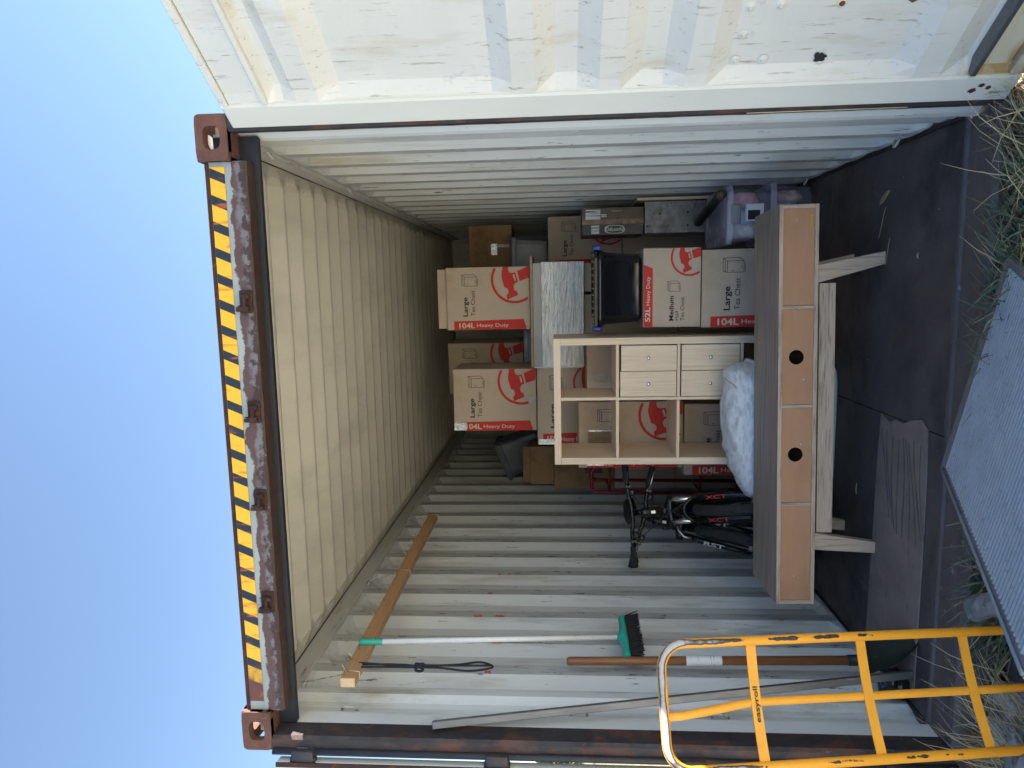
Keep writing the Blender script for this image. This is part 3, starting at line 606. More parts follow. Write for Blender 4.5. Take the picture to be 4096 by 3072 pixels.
def carton(name, label, X0, X1, Z0, Z1, Y, depth, style=None, group=None, rot=0, open_top=False, mt='card', tape=True, vol='104L', bulge=.004, lean=0, text2='Tea Chest'):
    cx_ = (X0+X1)/2
    root = thing(name, label, 'box', (cx_, Y+depth/2, Z0), group)
    W, H_ = X1-X0, Z1-Z0
    M = Matrix.Translation((cx_, Y+depth/2, Z0)) @ Matrix.Rotation(rot, 4, 'Z') @ Matrix.Rotation(lean, 4, 'Y') @ Matrix.Translation((-cx_, -(Y+depth/2), -Z0))
    mb = MB(); sd_ = X0*7+Z0*3
    # body: gently bulging walls, slightly crushed corners
    bm = bmesh.new(); bmesh.ops.create_cube(bm, size=1); bmesh.ops.bevel(bm, geom=list(bm.edges), offset=.006, segments=1, affect='EDGES')
    bmesh.ops.subdivide_edges(bm, edges=[e for e in bm.edges if e.calc_length() > .5], cuts=5, use_grid_fill=True)
    bm.verts.index_update()
    for v in bm.verts:
        c = v.co.copy(); p = V((cx_+c.x*W, Y+depth/2+c.y*depth, Z0+H_/2+c.z*H_))
        if abs(c.y) > .48: p.y += math.copysign(bulge*(1-4*c.x*c.x)*(1-4*c.z*c.z), c.y)*.4
        if abs(c.x) > .48: p.x += math.copysign(bulge*(1-4*c.y*c.y)*(1-4*c.z*c.z), c.x)
        p += V((.003*mnoise.noise(p*4+V((sd_, 0, 0))), 0, .003*mnoise.noise(p*4+V((0, sd_, 0))) if c.z > .4 else 0))
        v.co = M @ p
    mb.add([v.co.copy() for v in bm.verts], [tuple(v.index for v in f.verts) for f in bm.faces]); bm.free()
    body = mb.build('carton_body', MT[mt], root)
    F = lambda x, z, d=.0: M @ V((X0+x, Y-.0012-bulge*.4-d, Z0+z))
    a1 = (F(1, 0)-F(0, 0)); b1 = F(0, 1)-F(0, 0); nf = -(a1.cross(b1)).normalized()
    if tape:
        mb = MB(); cz = Y+depth/2
        mb.add([M @ V((X0+.01, cz-.025, Z1+.0035)), M @ V((X1-.01, cz-.025, Z1+.0035)), M @ V((X1-.01, cz+.025, Z1+.0035)), M @ V((X0+.01, cz+.025, Z1+.0035))], [(0, 1, 2, 3)])
        mb.build('packing_tape', MT['tape'], root)
    if open_top:
        mb = MB(); mb.box(X0+.01, X1-.01, Y+.030, Y+.035, Z1-.004, Z1+.066); mb.xf(M); mb.build('raised_flap', MT[mt], root)
    sx, sz = W/.4385, H_/.59
    if style in ('tea', 'square'):
        mb = MB(); mb.flat([(x*sx, z*sz) for x, z in HEAD], F(0, 0), a1, b1); mb.flat([(x*sx, z*sz) for x, z in GRIP], F(0, 0), a1, b1)
        k = min(sx, sz)
        for q in clip_ring(W-.089*sx, .105*sz, .150*k, .1676*k, W, H_): mb.flat(q, F(0, 0), a1, b1)
        lg = mb.build('printed_logo', MT['red'], root)
        mb = MB(); mb.flat([(x*sx, z*sz) for x, z in SLOT], F(0, 0, .0008), a1, b1); mb.build('logo_slot', MT[mt], lg)
        mb = MB(); mb.flat([(.001*sx, .542*sz), (.061*sx, .542*sz), (.072*sx, .046*sz), (.014*sx, .026*sz), (.001*sx, .03*sz)], F(0, 0), a1, b1)
        band = mb.build('printed_band', MT['red'], root)
        dn = -b1; rt = a1
        mb = MB(); put_text(mb, vol, F(.013*sx, .505*sz, .0008), dn, rt, .038*sx, .112*sz, .025); put_text(mb, 'Heavy Duty', F(.020*sx, .379*sz, .0008), dn, rt, .025*sx, .226*sz, .012)
        mb.build('band_lettering', MT['cream'], band)
        mb = MB(); put_text(mb, 'Large', F(.095*sx, .442*sz), a1, b1, .034*sz, .136*sx, .022); put_text(mb, text2, F(.099*sx, .389*sz), a1, b1, .031*sz, .179*sx)
        mb.build('lettering', MT['ink'], root); mb = MB()
        for p, q in ICON:
            A, B = V((p[0], p[1], 0)), V((q[0], q[1], 0)); t = (B-A).normalized(); w_ = V((-t.y, t.x, 0))*.0013
            mb.flat([((.309+c.x)*sx, (.372+c.y)*sz) for c in (A-w_, B-w_, B+w_, A+w_)], F(0, 0), a1, b1)
        mb.build('printed_icon', MT['ink'], root)
    if style == 'medium':
        mb = MB(); k = .627; mp_ = lambda pts: [(W-(.4385-x)*k, z*k) for x, z in pts]
        for q in clip_ring(W-.089*k, .105*k, .150*k, .1676*k, W, H_): mb.flat(q, F(0, 0), a1, b1)
        mb.flat(mp_(HEAD), F(0, 0), a1, b1); mb.flat(mp_(GRIP), F(0, 0), a1, b1); lg = mb.build('printed_logo', MT['red'], root)
        mb = MB(); mb.flat(mp_(SLOT), F(0, 0, .0008), a1, b1); mb.build('logo_slot', MT[mt], lg)
        mb = MB(); mb.flat([(.0015, H_-.0015), (.0015, H_-.052), (W*.745, H_-.052), (W*.795, H_-.0015)], F(0, 0), a1, b1); band = mb.build('printed_band', MT['red'], root)
        mb = MB(); put_text(mb, '52L', F(.030, H_-.037, .0008), a1, b1, .029, .085, .025); put_text(mb, 'Heavy Duty', F(.125, H_-.036, .0008), a1, b1, .022, .165, .012); mb.build('band_lettering', MT['cream'], band)
        mb = MB(); put_text(mb, 'Medium', F(.035, .153), a1, b1, .026, .142, .022); put_text(mb, 'Half', F(.037, .124), a1, b1, .022, .056); put_text(mb, 'Tea Chest', F(.035, .092), a1, b1, .023, .134)
        mb.build('lettering', MT['ink'], root); mb = MB()
        for p, q in ICON:
            A, B = V((p[0]*.72, p[1]*.62, 0)), V((q[0]*.72, q[1]*.62, 0)); t = (B-A).normalized(); w_ = V((-t.y, t.x, 0))*.001
            mb.flat([(.203+c.x, .119+c.y) for c in (A-w_, B-w_, B+w_, A+w_)], F(0, 0), a1, b1)
        mb.build('printed_icon', MT['ink'], root)
    return root, F, a1, b1, M
def strip(root, F, x0, x1, z0, z1, m_='tape', d=.002, name='packing_tape', nseg=6):
    mb = MB()
    def g(u, v): return F(x0+(x1-x0)*u+.002*mnoise.noise(V((u*5, v*4, x0))), z0+(z1-z0)*v, d+.0025*abs(mnoise.noise(V((u*7, v*7, z0)))))
    mb.grid(g, nseg, nseg); return mb.build(name, MT[m_], root)

G1 = 'printed cartons stacked in the container'
PL = 'plain unprinted carton low in the stacks hidden behind the cube shelf'
# wrapped cabinet stack on the right
X0, X1, Z0, Z1 = rect(1152, 1262, 567, 790, 2.3)
FW = (X0, X1, Z0, Z1)
r_ = carton('carton', 'large tea chest carton with a raised flap on the film wrapped cabinet', *rect(965, 1149, 577, 712, 2.35)[:2], FW[3]+.024, rect(965, 1149, 577, 712, 2.35)[3], 2.35, .40, 'tea', G1, open_top=True, tape=False)
# film wrapped cabinet
cab = thing('wrapped_cabinet', 'grey cabinet wound in wrinkled clear stretch film under a carton', 'cabinet', ((X0+X1)/2, 2.5, Z0))
MB().bbox(X0, X1, 2.30, 2.72, Z0, Z1, .002).build('cabinet_body', MT['panelgrey'], cab)
MB().box(X0-.01, X1+.045, 2.288, 2.74, Z1+.0015, Z1+.0175).build('top_board', MT['particle'], cab)
MB().box(X0-.014, X0-.002, 2.292, 2.70, Z0+.01, Z1-.002).build('edge_strip', MT['white'], cab)
mb = MB()
def fw(u, v):
    x = X0-.004+(X1-X0+.008)*u; z = Z0+.004+(Z1-Z0-.062)*v
    return V((x, 2.291-.018*abs(mnoise.noise(V((x*4.5, z*60+x*4, 1))))-.009*abs(mnoise.noise(V((x*8, z*150-x*9, 3)))), z))
mb.grid(fw, 90, 110); mb.build('stretch_film', MT['filmwrap'], cab)
# cartons under cabinet and square carton
for i, (xa, xb) in enumerate(((.10, .53), (.55, .74))):
    for k in range(2): carton('carton', PL, xa, xb, k*Z0/2, (k+1)*Z0/2-.004, 2.36, .40, None, 'plain cartons low in the stacks', tape=False)
# left pair: square carton with the tea chest on it
sq = rect(1161, 1290, 792, 960, 2.42)
b_ = rect(980, 1160, 797, 930, 2.40)
carton('carton', 'large tea chest carton with clear tape at its corner, stacked on the square carton', b_[0], b_[1], sq[3]+.008, b_[3], 2.40, .41, 'tea', G1)
r_, F, a1, b1, M_ = carton('carton', 'wide square carton half hidden behind the top of the cube shelf', sq[0], sq[1], 1.135, sq[3], 2.42, .45, 'square', G1, vol='150L', text2='Square')
strip(r_, F, .002, .04, .33, .463, 'foil')
W_ = b_[1]-b_[0]
for k in range(2): carton('carton', PL, sq[0]+.01, sq[1]-.02, k*.565, (k+1)*.565-.004, 2.44, .42, None, 'plain cartons low in the stacks', tape=False)
# tape pieces on the tea chest above the square carton
bt = [o for o in bpy.data.objects if o.get('label', '').startswith('large tea chest carton with clear tape')][0]
Fb = lambda x, z, d=0: V((b_[0]+x, 2.397-d, sq[3]+.008+z))
strip(bt, Fb, .004, .060, .50, .588, 'foil'); strip(bt, Fb, .20, .25, .004, .055, 'tape')
# carton on the lilac tub further back
c_ = rect(970, 1131, 740, 850, 3.2)
r_, F, a1, b1, M_ = carton('carton', 'large tea chest carton on the lilac tub, set back between two others', c_[0], c_[1], c_[2], c_[3], 3.2, .41, 'tea', G1, rot=-.02)
strip(r_, F, .19, .25, .48, .585, 'tape')
def tub(name, label, X0, X1, Y0, Y1, Z0, Z1, mt, lid, cat='tub', taper=.03, handle=None, group=None):
    root = thing(name, label, cat, ((X0+X1)/2, (Y0+Y1)/2, Z0), group); mb = MB(); n = 40
    def ring(t, z, ins=0):
        cx_, cy_ = (X0+X1)/2, (Y0+Y1)/2; a, b = (X1-X0)/2-taper*(1-t)-ins, (Y1-Y0)/2-taper*(1-t)-ins; a, b = max(a, .008), max(b, .008); out = []
        for k in range(n):
            th_ = 2*math.pi*(k+.5)/n; c, s_ = math.cos(th_), math.sin(th_); r = 1/((abs(c)/a)**9+(abs(s_)/b)**9)**(1/9)
            out.append(V((cx_+c*r, cy_+s_*r, z)))
        return out
    H_ = Z1-Z0; rows = [ring(.1, Z0, .012), ring(.1, Z0+.012), ring(.9, Z0+H_*.84), ring(.9, Z0+H_*.85, -.008), ring(1, Z1-.035, -.004)]
    vs = [p for r in rows for p in r]; fs = [(j*n+k, j*n+(k+1) % n, (j+1)*n+(k+1) % n, (j+1)*n+k) for j in range(len(rows)-1) for k in range(n)]+[tuple(range(n))[::-1]]
    mb.add(vs, fs, False); mb.build('tub_body', MT[mt], root)
    mb = MB(); rows = [ring(1, Z1-.036, -.002), ring(1, Z1-.034, -.012), ring(1, Z1-.012, -.012), ring(1, Z1-.004, -.004), ring(1, Z1-.004, .03), ring(1, Z1-.012, .042), ring(1, Z1-.012, .10)]
    vs = [p for r in rows for p in r]; fs = [(j*n+k, j*n+(k+1) % n, (j+1)*n+(k+1) % n, (j+1)*n+k) for j in range(len(rows)-1) for k in range(n)]+[tuple((len(rows)-1)*n+k for k in range(n))]
    mb.add(vs, fs, False); mb.build('tub_lid', MT[lid], root)
    if handle:
        mb = MB(); xm = (X0+X1)/2
        mb.bbox(xm-.055, xm+.055, Y0-.022, Y0-.010, Z1-.075, Z1-.02, .004); mb.build('clip_handle', MT[handle], root)
    return root
tub('storage_tub', 'lilac plastic tub squeezed between two tea chest cartons', c_[0]+.02, c_[1]+.10, 3.12, 3.55, c_[2]-.26, c_[2]-.006, 'clearlid', 'clearlid')
for k in range(3): carton('carton', PL, c_[0], c_[1]+.03, k*.49, (k+1)*.49-.004 if k < 2 else c_[2]-.268, 3.2, .4, None, 'plain cartons low in the stacks', tape=False)
# behind the shelf
g_ = rect(1250, 1472, 868, 1010, 1.97); h_ = rect(1478, 1700, 872, 1026, 1.95)
r_, F, a1, b1, M_ = carton('carton', 'torn tea chest carton patched with brown tape, seen through the open shelf cells', g_[0], g_[1], h_[3]+.006, g_[3], 1.97, .40, 'tea', G1, tape=False)
strip(r_, F, .16, .24, .40, .605, 'browntape', .006); strip(r_, F, .22, .252, .44, .60, 'foil', .004); strip(r_, F, .015, .05, .50, .61, 'foil', .003); strip(r_, F, .12, .17, .06, .12, 'tape', .003)
mb = MB()
for k in range(5): mb.bbox(*(lambda c: (c.x-.03, c.x+.045, c.y-.016, c.y+.004, c.z-.03, c.z+.03))(F(.17+.03*k*.4, .60-.012*k, .004)), .012, Matrix.Rotation(0, 4, 'Z'), 2)
carton('carton', 'tea chest carton on the floor under the torn one, behind the shelf', h_[0], h_[1], 0, h_[3], 1.95, .42, 'tea', G1, tape=False)
f_r = rect(1268, 1400, 742, 852, 2.0)
r_, F, a1, b1, M_ = carton('carton', 'plain carton with a clear tape seam behind the empty upper shelf cell', f_r[0], f_r[1]+.02, .86, f_r[3], 2.0, .34, None, None, mt='card', tape=False)
strip(r_, F, .08, .14, .15, .40, 'tape', .002)
carton('carton', PL, f_r[0], f_r[1]+.02, 0, .43, 2.0, .34, None, 'plain cartons low in the stacks', tape=False); carton('carton', PL, f_r[0], f_r[1]+.02, .434, .856, 2.0, .34, None, 'plain cartons low in the stacks', tape=False)
# right-hand stack
l_ = rect(1516, 1700, 537, 706, 1.6); k_ = rect(1390, 1514, 535, 706, 1.6); j_ = rect(1283, 1389, 533, 712, 1.6)
carton('carton', 'large tea chest carton on the floor under the medium carton, beside the shelf', l_[0], l_[1], 0, l_[3], 1.60, .42, 'tea', G1, tape=False)
carton('carton', 'medium half tea chest carton between the black tote and a large carton', k_[0], k_[1], l_[3]+.006, k_[3], 1.60, .40, 'medium', G1, tape=False, bulge=.003)
# black tote with blue edged lid
zt, zb = j_[3], k_[3]+.004; xa, xb = j_[0]+.01, j_[1]-.01
tote = thing('storage_tote', 'glossy black plastic tote with blue clips on top of the medium carton', 'tote', ((xa+xb)/2, 1.8, zb))
mb = MB(); n = 48
def trg(ins, z, bow=0):
    cx_, cy_ = (xa+xb)/2, 1.80; a, b = (xb-xa)/2-ins, .19-ins; out = []
    for q in range(n):
        t = 2*math.pi*(q+.5)/n; c, s_ = math.cos(t), math.sin(t); r = 1/((abs(c)/a)**10+(abs(s_)/b)**10)**.1; out.append(V((cx_+c*r*(1+bow*abs(s_)*.0), cy_+s_*r, z)))
    return out
H_ = zt-zb
rows = [trg(.05, zb), trg(.042, zb+.012), trg(.026, zb+H_*.5, .01), trg(.012, zb+H_*.80), trg(.002, zb+H_*.81), trg(.0, zb+H_*.93), trg(.012, zb+H_*.93), trg(.03, zb+.02)]
mb.add([p for r in rows for p in r], [(j*n+q, j*n+(q+1) % n, (j+1)*n+(q+1) % n, (j+1)*n+q) for j in range(len(rows)-1) for q in range(n)]+[tuple(range(n))[::-1]], True)
mb.build('tote_body', MT['tote'], tote)
mb = MB(); rows = [trg(-.004, zb+H_*.925), trg(-.010, zb+H_*.93), trg(-.010, zb+H_*.985), trg(.002, zt), trg(.05, zt), trg(.06, zt-.012), trg(.10, zt-.012)]
mb.add([p for r in rows for p in r], [(j*n+q, j*n+(q+1) % n, (j+1)*n+(q+1) % n, (j+1)*n+q) for j in range(len(rows)-1) for q in range(n)]+[tuple((len(rows)-1)*n+q for q in range(n))], False)
mb.build('tote_lid', MT['tote'], tote)
for q in range(11):
    x = xa+.035+(xb-xa-.07)*q/10
    MB().bbox(x-.006, x+.006, 1.602, 1.634, zt-.004, zt+.014, .002, Matrix.Translation((x, 1.61, zt)) @ Matrix.Rotation(.5, 4, 'Y') @ Matrix.Translation((-x, -1.61, -zt))).build('lid_rib', MT['tote'], tote)
for x in (xa-.008, xb+.008):
    MB().bbox(x-.014, x+.014, 1.62, 1.72, zt-.045, zt+.008, .006, None, 2).build('lid_clip', MT['blue'], tote)
# back right column
m_ = rect(1013, 1104, 487, 578, 3.3); n_ = rect(1104, 1184, 512, 590, 3.12); n2 = rect(1184, 1290, 470, 575, 2.95)
r_, F, a1, b1, M_ = carton('carton', 'brown carton with silver tape on the grey tub near the back', m_[0], m_[1], n_[3]+.005, m_[3], 3.3, .36, None, None, mt='cardbrown', tape=False)
strip(r_, F, .10, .19, .12, .17, 'foil'); strip(r_, F, .16, .185, .02, .13, 'tape')
mb = MB(); mb.flat([(0, (m_[3]-n_[3])*.56), (m_[1]-m_[0], (m_[3]-n_[3])*.56), (m_[1]-m_[0], (m_[3]-n_[3])*.565), (0, (m_[3]-n_[3])*.565)], F(0, 0, .001), a1, b1); mb.build('flap_seam', MT['carddark'], r_)
tub('storage_tub', 'dull grey tub under the brown carton', n_[0], n_[1], 3.12, 3.55, n2[3]+.005, n_[3], 'greytub', 'greytub')
carton('carton', 'dim tea chest carton below the grey tub', n2[0]-.02, n2[1], .965, n2[3], 2.95, .42, 'tea', G1, tape=False, rot=.06)
for k in range(2): carton('carton', PL, n2[0]-.02, n2[1]-.01, k*.48, (k+1)*.48-.002, 2.96, .40, None, 'plain cartons low in the stacks', tape=False)
tub('storage_tub', 'blue tub beside the dim tea chest carton at the right wall', 1.0, 1.145, 3.42, 3.75, 1.185, 1.40, 'bluetub', 'bluetub', taper=.012)
carton('carton', PL, 1.0, 1.14, 0, .6, 3.42, .33, None, 'plain cartons low in the stacks', tape=False); carton('carton', PL, 1.0, 1.14, .604, 1.18, 3.42, .33, None, 'plain cartons low in the stacks', tape=False)
# coffee maker carton
o_ = rect(1257, 1391, 448, 508, 2.3); p_ = rect(1392, 1560, 432, 502, 2.3)
root = thing('appliance_carton', 'black and brown appliance carton with taped labels on the steel cabinet', 'box', ((o_[0]+o_[1])/2, 2.45, p_[3]))
zc = p_[3]+.004; W, H_ = o_[1]-o_[0], o_[3]-p_[3]-.004
MB().bbox(o_[0], o_[1], 2.30, 2.62, zc, zc+H_, .004).build('carton_body', MT['carddark'], root)
A_ = V((1, 0, 0)); B_ = V((0, 0, 1)); O_ = V((o_[0], 2.2985, zc))
MB().flat([(W*.55, .002), (W-.002, .002), (W-.002, H_-.002), (W*.55, H_-.002)], O_, A_, B_).build('printed_side', MT['cardcoffee'], root)
mb = MB()
def tp(u, v): return O_+A_*(W*(.40+.18*v)+.004*mnoise.noise(V((u*9, v*3, 0))))+B_*(H_*u)+V((0, -.0015-.004*abs(mnoise.noise(V((u*14, v*6, 2)))), 0))
mb.grid(tp, 24, 5); mb.build('packing_tape', MT['browntape'], root)
MB().flat([(W*.56, H_*.70), (W*.93, H_*.70), (W*.93, H_*.94), (W*.56, H_*.94)], O_+V((0, -.001, 0)), A_, B_).build('shipping_label', MT['barcode'], root)
MB().flat([(W*.06, H_*.72), (W*.36, H_*.72), (W*.36, H_*.85), (W*.06, H_*.85)], O_+V((0, -.001, 0)), A_, B_).build('shipping_label', MT['barcode'], root)
MB().flat([(W*.66, H_*.60), (W*.76, H_*.60), (W*.76, H_*.69), (W*.66, H_*.69)], O_+V((0, -.001, 0)), A_, B_).build('shipping_label', MT['barcode'], root)
# brand badge runs down the carton
mb = MB(); bw, bh, bo = W*.30, H_*.33, V((O_.x+W*.21, 2.2968, zc+H_*.47))
pts = []
for k in range(33):
    t = 2*math.pi*k/32; c, s_ = math.cos(t), math.sin(t); r = 1/((abs(c)/(bw/2))**3+(abs(s_)/(bh/2))**3)**(1/3); pts.append((c*r, s_*r))
for i in range(32):
    mb.add([bo+V((p*k_s, 0, q*k_s)) for (p, q), k_s in ((pts[i], 1), (pts[i+1], 1), (pts[i+1], .87), (pts[i], .87))], [(0, 1, 2, 3)])
put_text(mb, 'D\u00e9Longhi', bo+V((-bw*.20, -.0004, bh*.40)), (0, 0, -1), (1, 0, 0), bw*.46, bh*.80, .02)
put_text(mb, 'delonghi.com', V((O_.x+W*.86, 2.2968, zc+H_*.52)), (0, 0, -1), (1, 0, 0), W*.035, H_*.16, 0)
mb.build('brand_badge', MT['white'], root)
# steel cabinet
st_c = thing('steel_cabinet', 'narrow mottled zinc cabinet with punched holes under the appliance carton', 'cabinet', ((p_[0]+p_[1])/2, 2.5, 0))
MB().bbox(p_[0]+.002, p_[1], 2.306, 2.68, 0, p_[3], .003).build('cabinet_body', MT['tote'], st_c)
MB().bbox(p_[0], p_[1]-.004, 2.300, 2.305, 0, p_[3]-.002, .001).build('front_sheet', MT['steelpanel'], st_c)
for (u, v, r) in ((.72, .93, .004), (.60, .88, .004), (.60, .80, .007), (.22, .96, .007), (.22, .92, .004), (.63, .44, .007), (.22, .44, .007), (.74, .30, .004), (.75, .18, .004), (.24, .25, .004), (.27, -.05, .006)):
    W, Hh = p_[1]-p_[0], p_[3]-p_[2]; c = V((p_[0]+u*W, 2.2985, p_[2]+v*Hh))
    MB().add([c+V((r*math.cos(t), 0, r*math.sin(t))) for t in [2*math.pi*i/12 for i in range(12)]], [tuple(range(12))]).build('punched_hole', MT['rubber'], st_c)
bd = MB().bbox(p_[1]+.003, p_[1]+.021, 2.28, 2.66, p_[2]-.05, p_[3]+.05, .0015)
tag(bd.build('edge_board', MT['oak'], None, loc=((p_[1]), 2.5, p_[2])), 'pale timber board standing between steel cabinet and right wall', 'board')
# clear tubs with clothes
qx0, qx1 = pk(1640, 532, Y=1.70).x+.02, 1.145
def clothes(root, X0, X1, Y0, Y1, Z0, Z1, cols, sd_):
    rnd = random.Random(sd_); nn = 0
    for cname in cols:
        mb = MB(); cx_ = X0+(X1-X0)*(nn+.5)/len(cols); cz_ = Z0+(Z1-Z0)*(.5+.12*(rnd.random()-.5)); rx, rz = (X1-X0)/len(cols)*.78, (Z1-Z0)*.47
        ss = rnd.random()*50
        def g(u, v):
            a, b = 2*math.pi*u, math.pi*(v-.5); d = V((math.cos(a)*math.cos(b), math.sin(a)*math.cos(b), math.sin(b)))
            k = 1+.30*mnoise.noise(d*2.3+V((ss, 0, 0)))+.18*abs(mnoise.noise(d*6+V((0, ss, 0))))
            p = V((cx_+d.x*rx*k, (Y0+Y1)/2+d.y*(Y1-Y0)*.46*min(k, 1.05), cz_+d.z*rz*k))
            p.x = min(max(p.x, X0), X1); p.y = min(max(p.y, Y0), Y1); p.z = min(max(p.z, Z0), Z1); return p
        mb.grid(g, 36, 22)
        tag(mb.build('folded_clothes', MT['cl_'+cname], None, loc=(cx_, (Y0+Y1)/2, Z0)), LBL[root['label']+cname], 'clothes'); nn += 1
q2 = 'clear tub with dark label, on the other clear tub'; q1 = 'clear tub on the floor by the right wall'
LBL = {q1+'paleblue': 'pale blue clothes inside the lower clear tub', q1+'plum': 'plum coloured clothes inside the lower clear tub', q1+'aqua': 'aqua clothes inside the lower clear tub', q1+'peach': 'peach clothes inside the lower clear tub',
       q2+'whitecl': 'white clothes inside the upper clear tub', q2+'pink': 'pink clothes inside the upper clear tub', q2+'paleblue': 'pale blue clothes inside the upper clear tub'}
t1 = tub('storage_tub', q1, qx0, qx1, 1.66, 2.22, .0, .245, 'cleartub', 'clearlid', taper=.02)
clothes(t1, qx0+.03, qx1-.03, 1.70, 2.18, .02, .20, ('paleblue', 'plum', 'aqua', 'peach'), 3)
t2 = tub('storage_tub', q2, qx0, qx1-.015, 1.64, 2.24, .247, .49, 'cleartub', 'clearlid', taper=.02, handle='greytub')
clothes(t2, qx0+.03, qx1-.04, 1.68, 2.20, .262, .445, ('whitecl', 'paleblue', 'pink'), 5)
MB().flat([(0, 0), (.095, 0), (.095, .10), (0, .10)], (.935, 1.637, .285), (1, 0, 0), (0, .012/.1, 1)).build('tub_label', MT['white'], t2)
MB().flat([(.008, .02), (.06, .02), (.06, .085), (.008, .085)], (.935, 1.6355, .285), (1, 0, 0), (0, .012/.1, 1)).build('label_print', MT['ink'], t2)
# dark pipe lying on the upper tub
pp = thing('metal_pipe', 'short dark metal pipe with open end lying on the upper clear tub', 'pipe', (1.05, 1.9, .49))
a, b = V((1.085, 1.60, .528)), V((.985, 2.26, .528)); d_ = (b-a).normalized()
mb = MB(); n = 16; up = V((0, 0, 1)); sd2 = d_.cross(up).normalized()
rows = [(a, .022), (a, .030), (a+d_*.05, .030), (a+d_*.052, .027), (b, .027)]
mb.add([c+r*(math.cos(2*math.pi*k/n)*sd2+math.sin(2*math.pi*k/n)*up) for c, r in [(a+d_*.06, .022)]+rows for k in range(n)], [(j*n+k, j*n+(k+1) % n, (j+1)*n+(k+1) % n, (j+1)*n+k) for j in range(5) for k in range(n)]+[tuple(5*n+k for k in range(n))], True)
mb.build('pipe_tube', MT['darksteel'], pp)
mb = MB(); mb.tube([a+d_*.03, a+d_*.034], .021, 12); mb.build('end_plug', MT['chip'], pp)
# left rear cartons, tilted slate tub, red tubular frame
bl = rect(1146, 1196, 965, 1046, 3.3); bl2 = rect(1198, 1285, 985, 1054, 3.25)
carton('carton', 'small brown open carton on the barcode carton by the left wall', bl[0], bl[1], bl2[3]+.004, bl[3], 3.3, .3, None, None, mt='cardbrown', tape=False, open_top=True)
r_, F, a1, b1, M_ = carton('carton', 'brown carton with a printed barcode by the left wall', bl2[0], bl2[1], 1.0, bl2[3], 3.25, .35, None, None, mt='cardbrown', tape=False)
MB().flat([(.13, .10), (.19, .10), (.19, .24), (.13, .24)], F(0, 0, .001), a1, b1).build('printed_barcode', MT['carddark'], r_)
for k in range(2): carton('carton', 'plain carton low in the pile by the left wall behind the bicycles', bl2[0], bl2[1], k*.5, k*.5+.496, 3.25, .36, None, 'plain cartons by the left wall', tape=False)
nv = rect(1075, 1170, 930, 1005, 3.75)
nt_ = tub('storage_tub', 'slate blue tub tipped on its edge behind the small brown carton', nv[0], nv[1]+.03, 3.72, 4.1, nv[2], nv[3], 'navytub', 'navytub', taper=.03)
nt_.rotation_euler = (0, math.radians(-22), 0)
for k in range(3): carton('carton', 'plain carton in the pile under the tipped slate tub', nv[0], nv[1], k*nv[2]/3, (k+1)*nv[2]/3-.004, 3.74, .4, None, 'plain cartons under the slate tub', tape=False)
rf = thing('tubular_frame', 'dark red tubular steel frame behind the bicycle handlebars', 'frame', (-.75, 2.5, 0))
A, B = pk(1278, 1012, Y=2.45), pk(1290, 1060, Y=2.45)
for dy in (0, .32):
    MB().tube([(A.x+.02, 2.45+dy, 0), (A.x+.02, 2.45+dy, A.z-.05), (A.x, 2.45+dy, A.z-.015), (A.x-.03, 2.45+dy, A.z), (B.x+.03, 2.45+dy, A.z), (B.x, 2.45+dy, A.z-.015), (B.x-.01, 2.45+dy, A.z-.05), (B.x-.02, 2.45+dy, 0)], .013, 8).build('frame_hoop', MT['redpaint'], rf)
for z in (A.z-.13, .45): MB().tube([(A.x+.015, 2.45, z), (A.x+.015, 2.77, z)], .009, 8).build('cross_bar', MT['redpaint'], rf); MB().tube([(B.x-.01, 2.45, z), (B.x-.01, 2.77, z)], .009, 8).build('cross_bar', MT['redpaint'], rf); MB().tube([(A.x+.01, 2.45, z), (B.x-.01, 2.45, z)], .009, 8).build('cross_bar', MT['redpaint'], rf)

# ================================================================== CUBE SHELF
SY = 1.50
s_ = rect(1197, 1760, 727.5, 1003, SY)
SX0, SX1, SZ1 = s_[0], s_[1], 1.478
shelf = thing('cube_shelf', 'tall pale oak cube shelf with open back and four small drawers', 'shelf', ((SX0+SX1)/2, SY+.195, 0))
T, D = .040, .385
MB().bbox(SX0, SX1, SY, SY+D, SZ1-T, SZ1, .0015).build('top_board', MT['oakh'], shelf)
MB().bbox(SX0, SX1, SY, SY+D, 0, T, .0015).build('bottom_board', MT['oakh'], shelf)
for xa, xb in ((SX0, SX0+T), (SX1-T, SX1)):
    MB().bbox(xa, xb, SY+.0005, SY+D-.0005, T+.0005, SZ1-T-.0005, .0015).build('side_board', MT['oak'], shelf)
xm = pk(1300, 861, Y=SY).x; xm2 = pk(1500, 861, Y=SY).x; xm = (xm+xm2)/2
hz = [pk(v, 862, Y=SY).z for v in (1334, 1465.5, 1601)]
MB().bbox(xm-.0085, xm+.0085, SY+.002, SY+D-.002, T+.001, SZ1-T-.001, .001).build('upright_divider', MT['oak'], shelf)
for z in hz:
    for xa, xb in ((SX0+T+.0005, xm-.009), (xm+.009, SX1-T-.0005)):
        MB().bbox(xa, xb, SY+.003, SY+D-.003, z-.0085, z+.0085, .001).build('shelf_board', MT['oakh'], shelf)
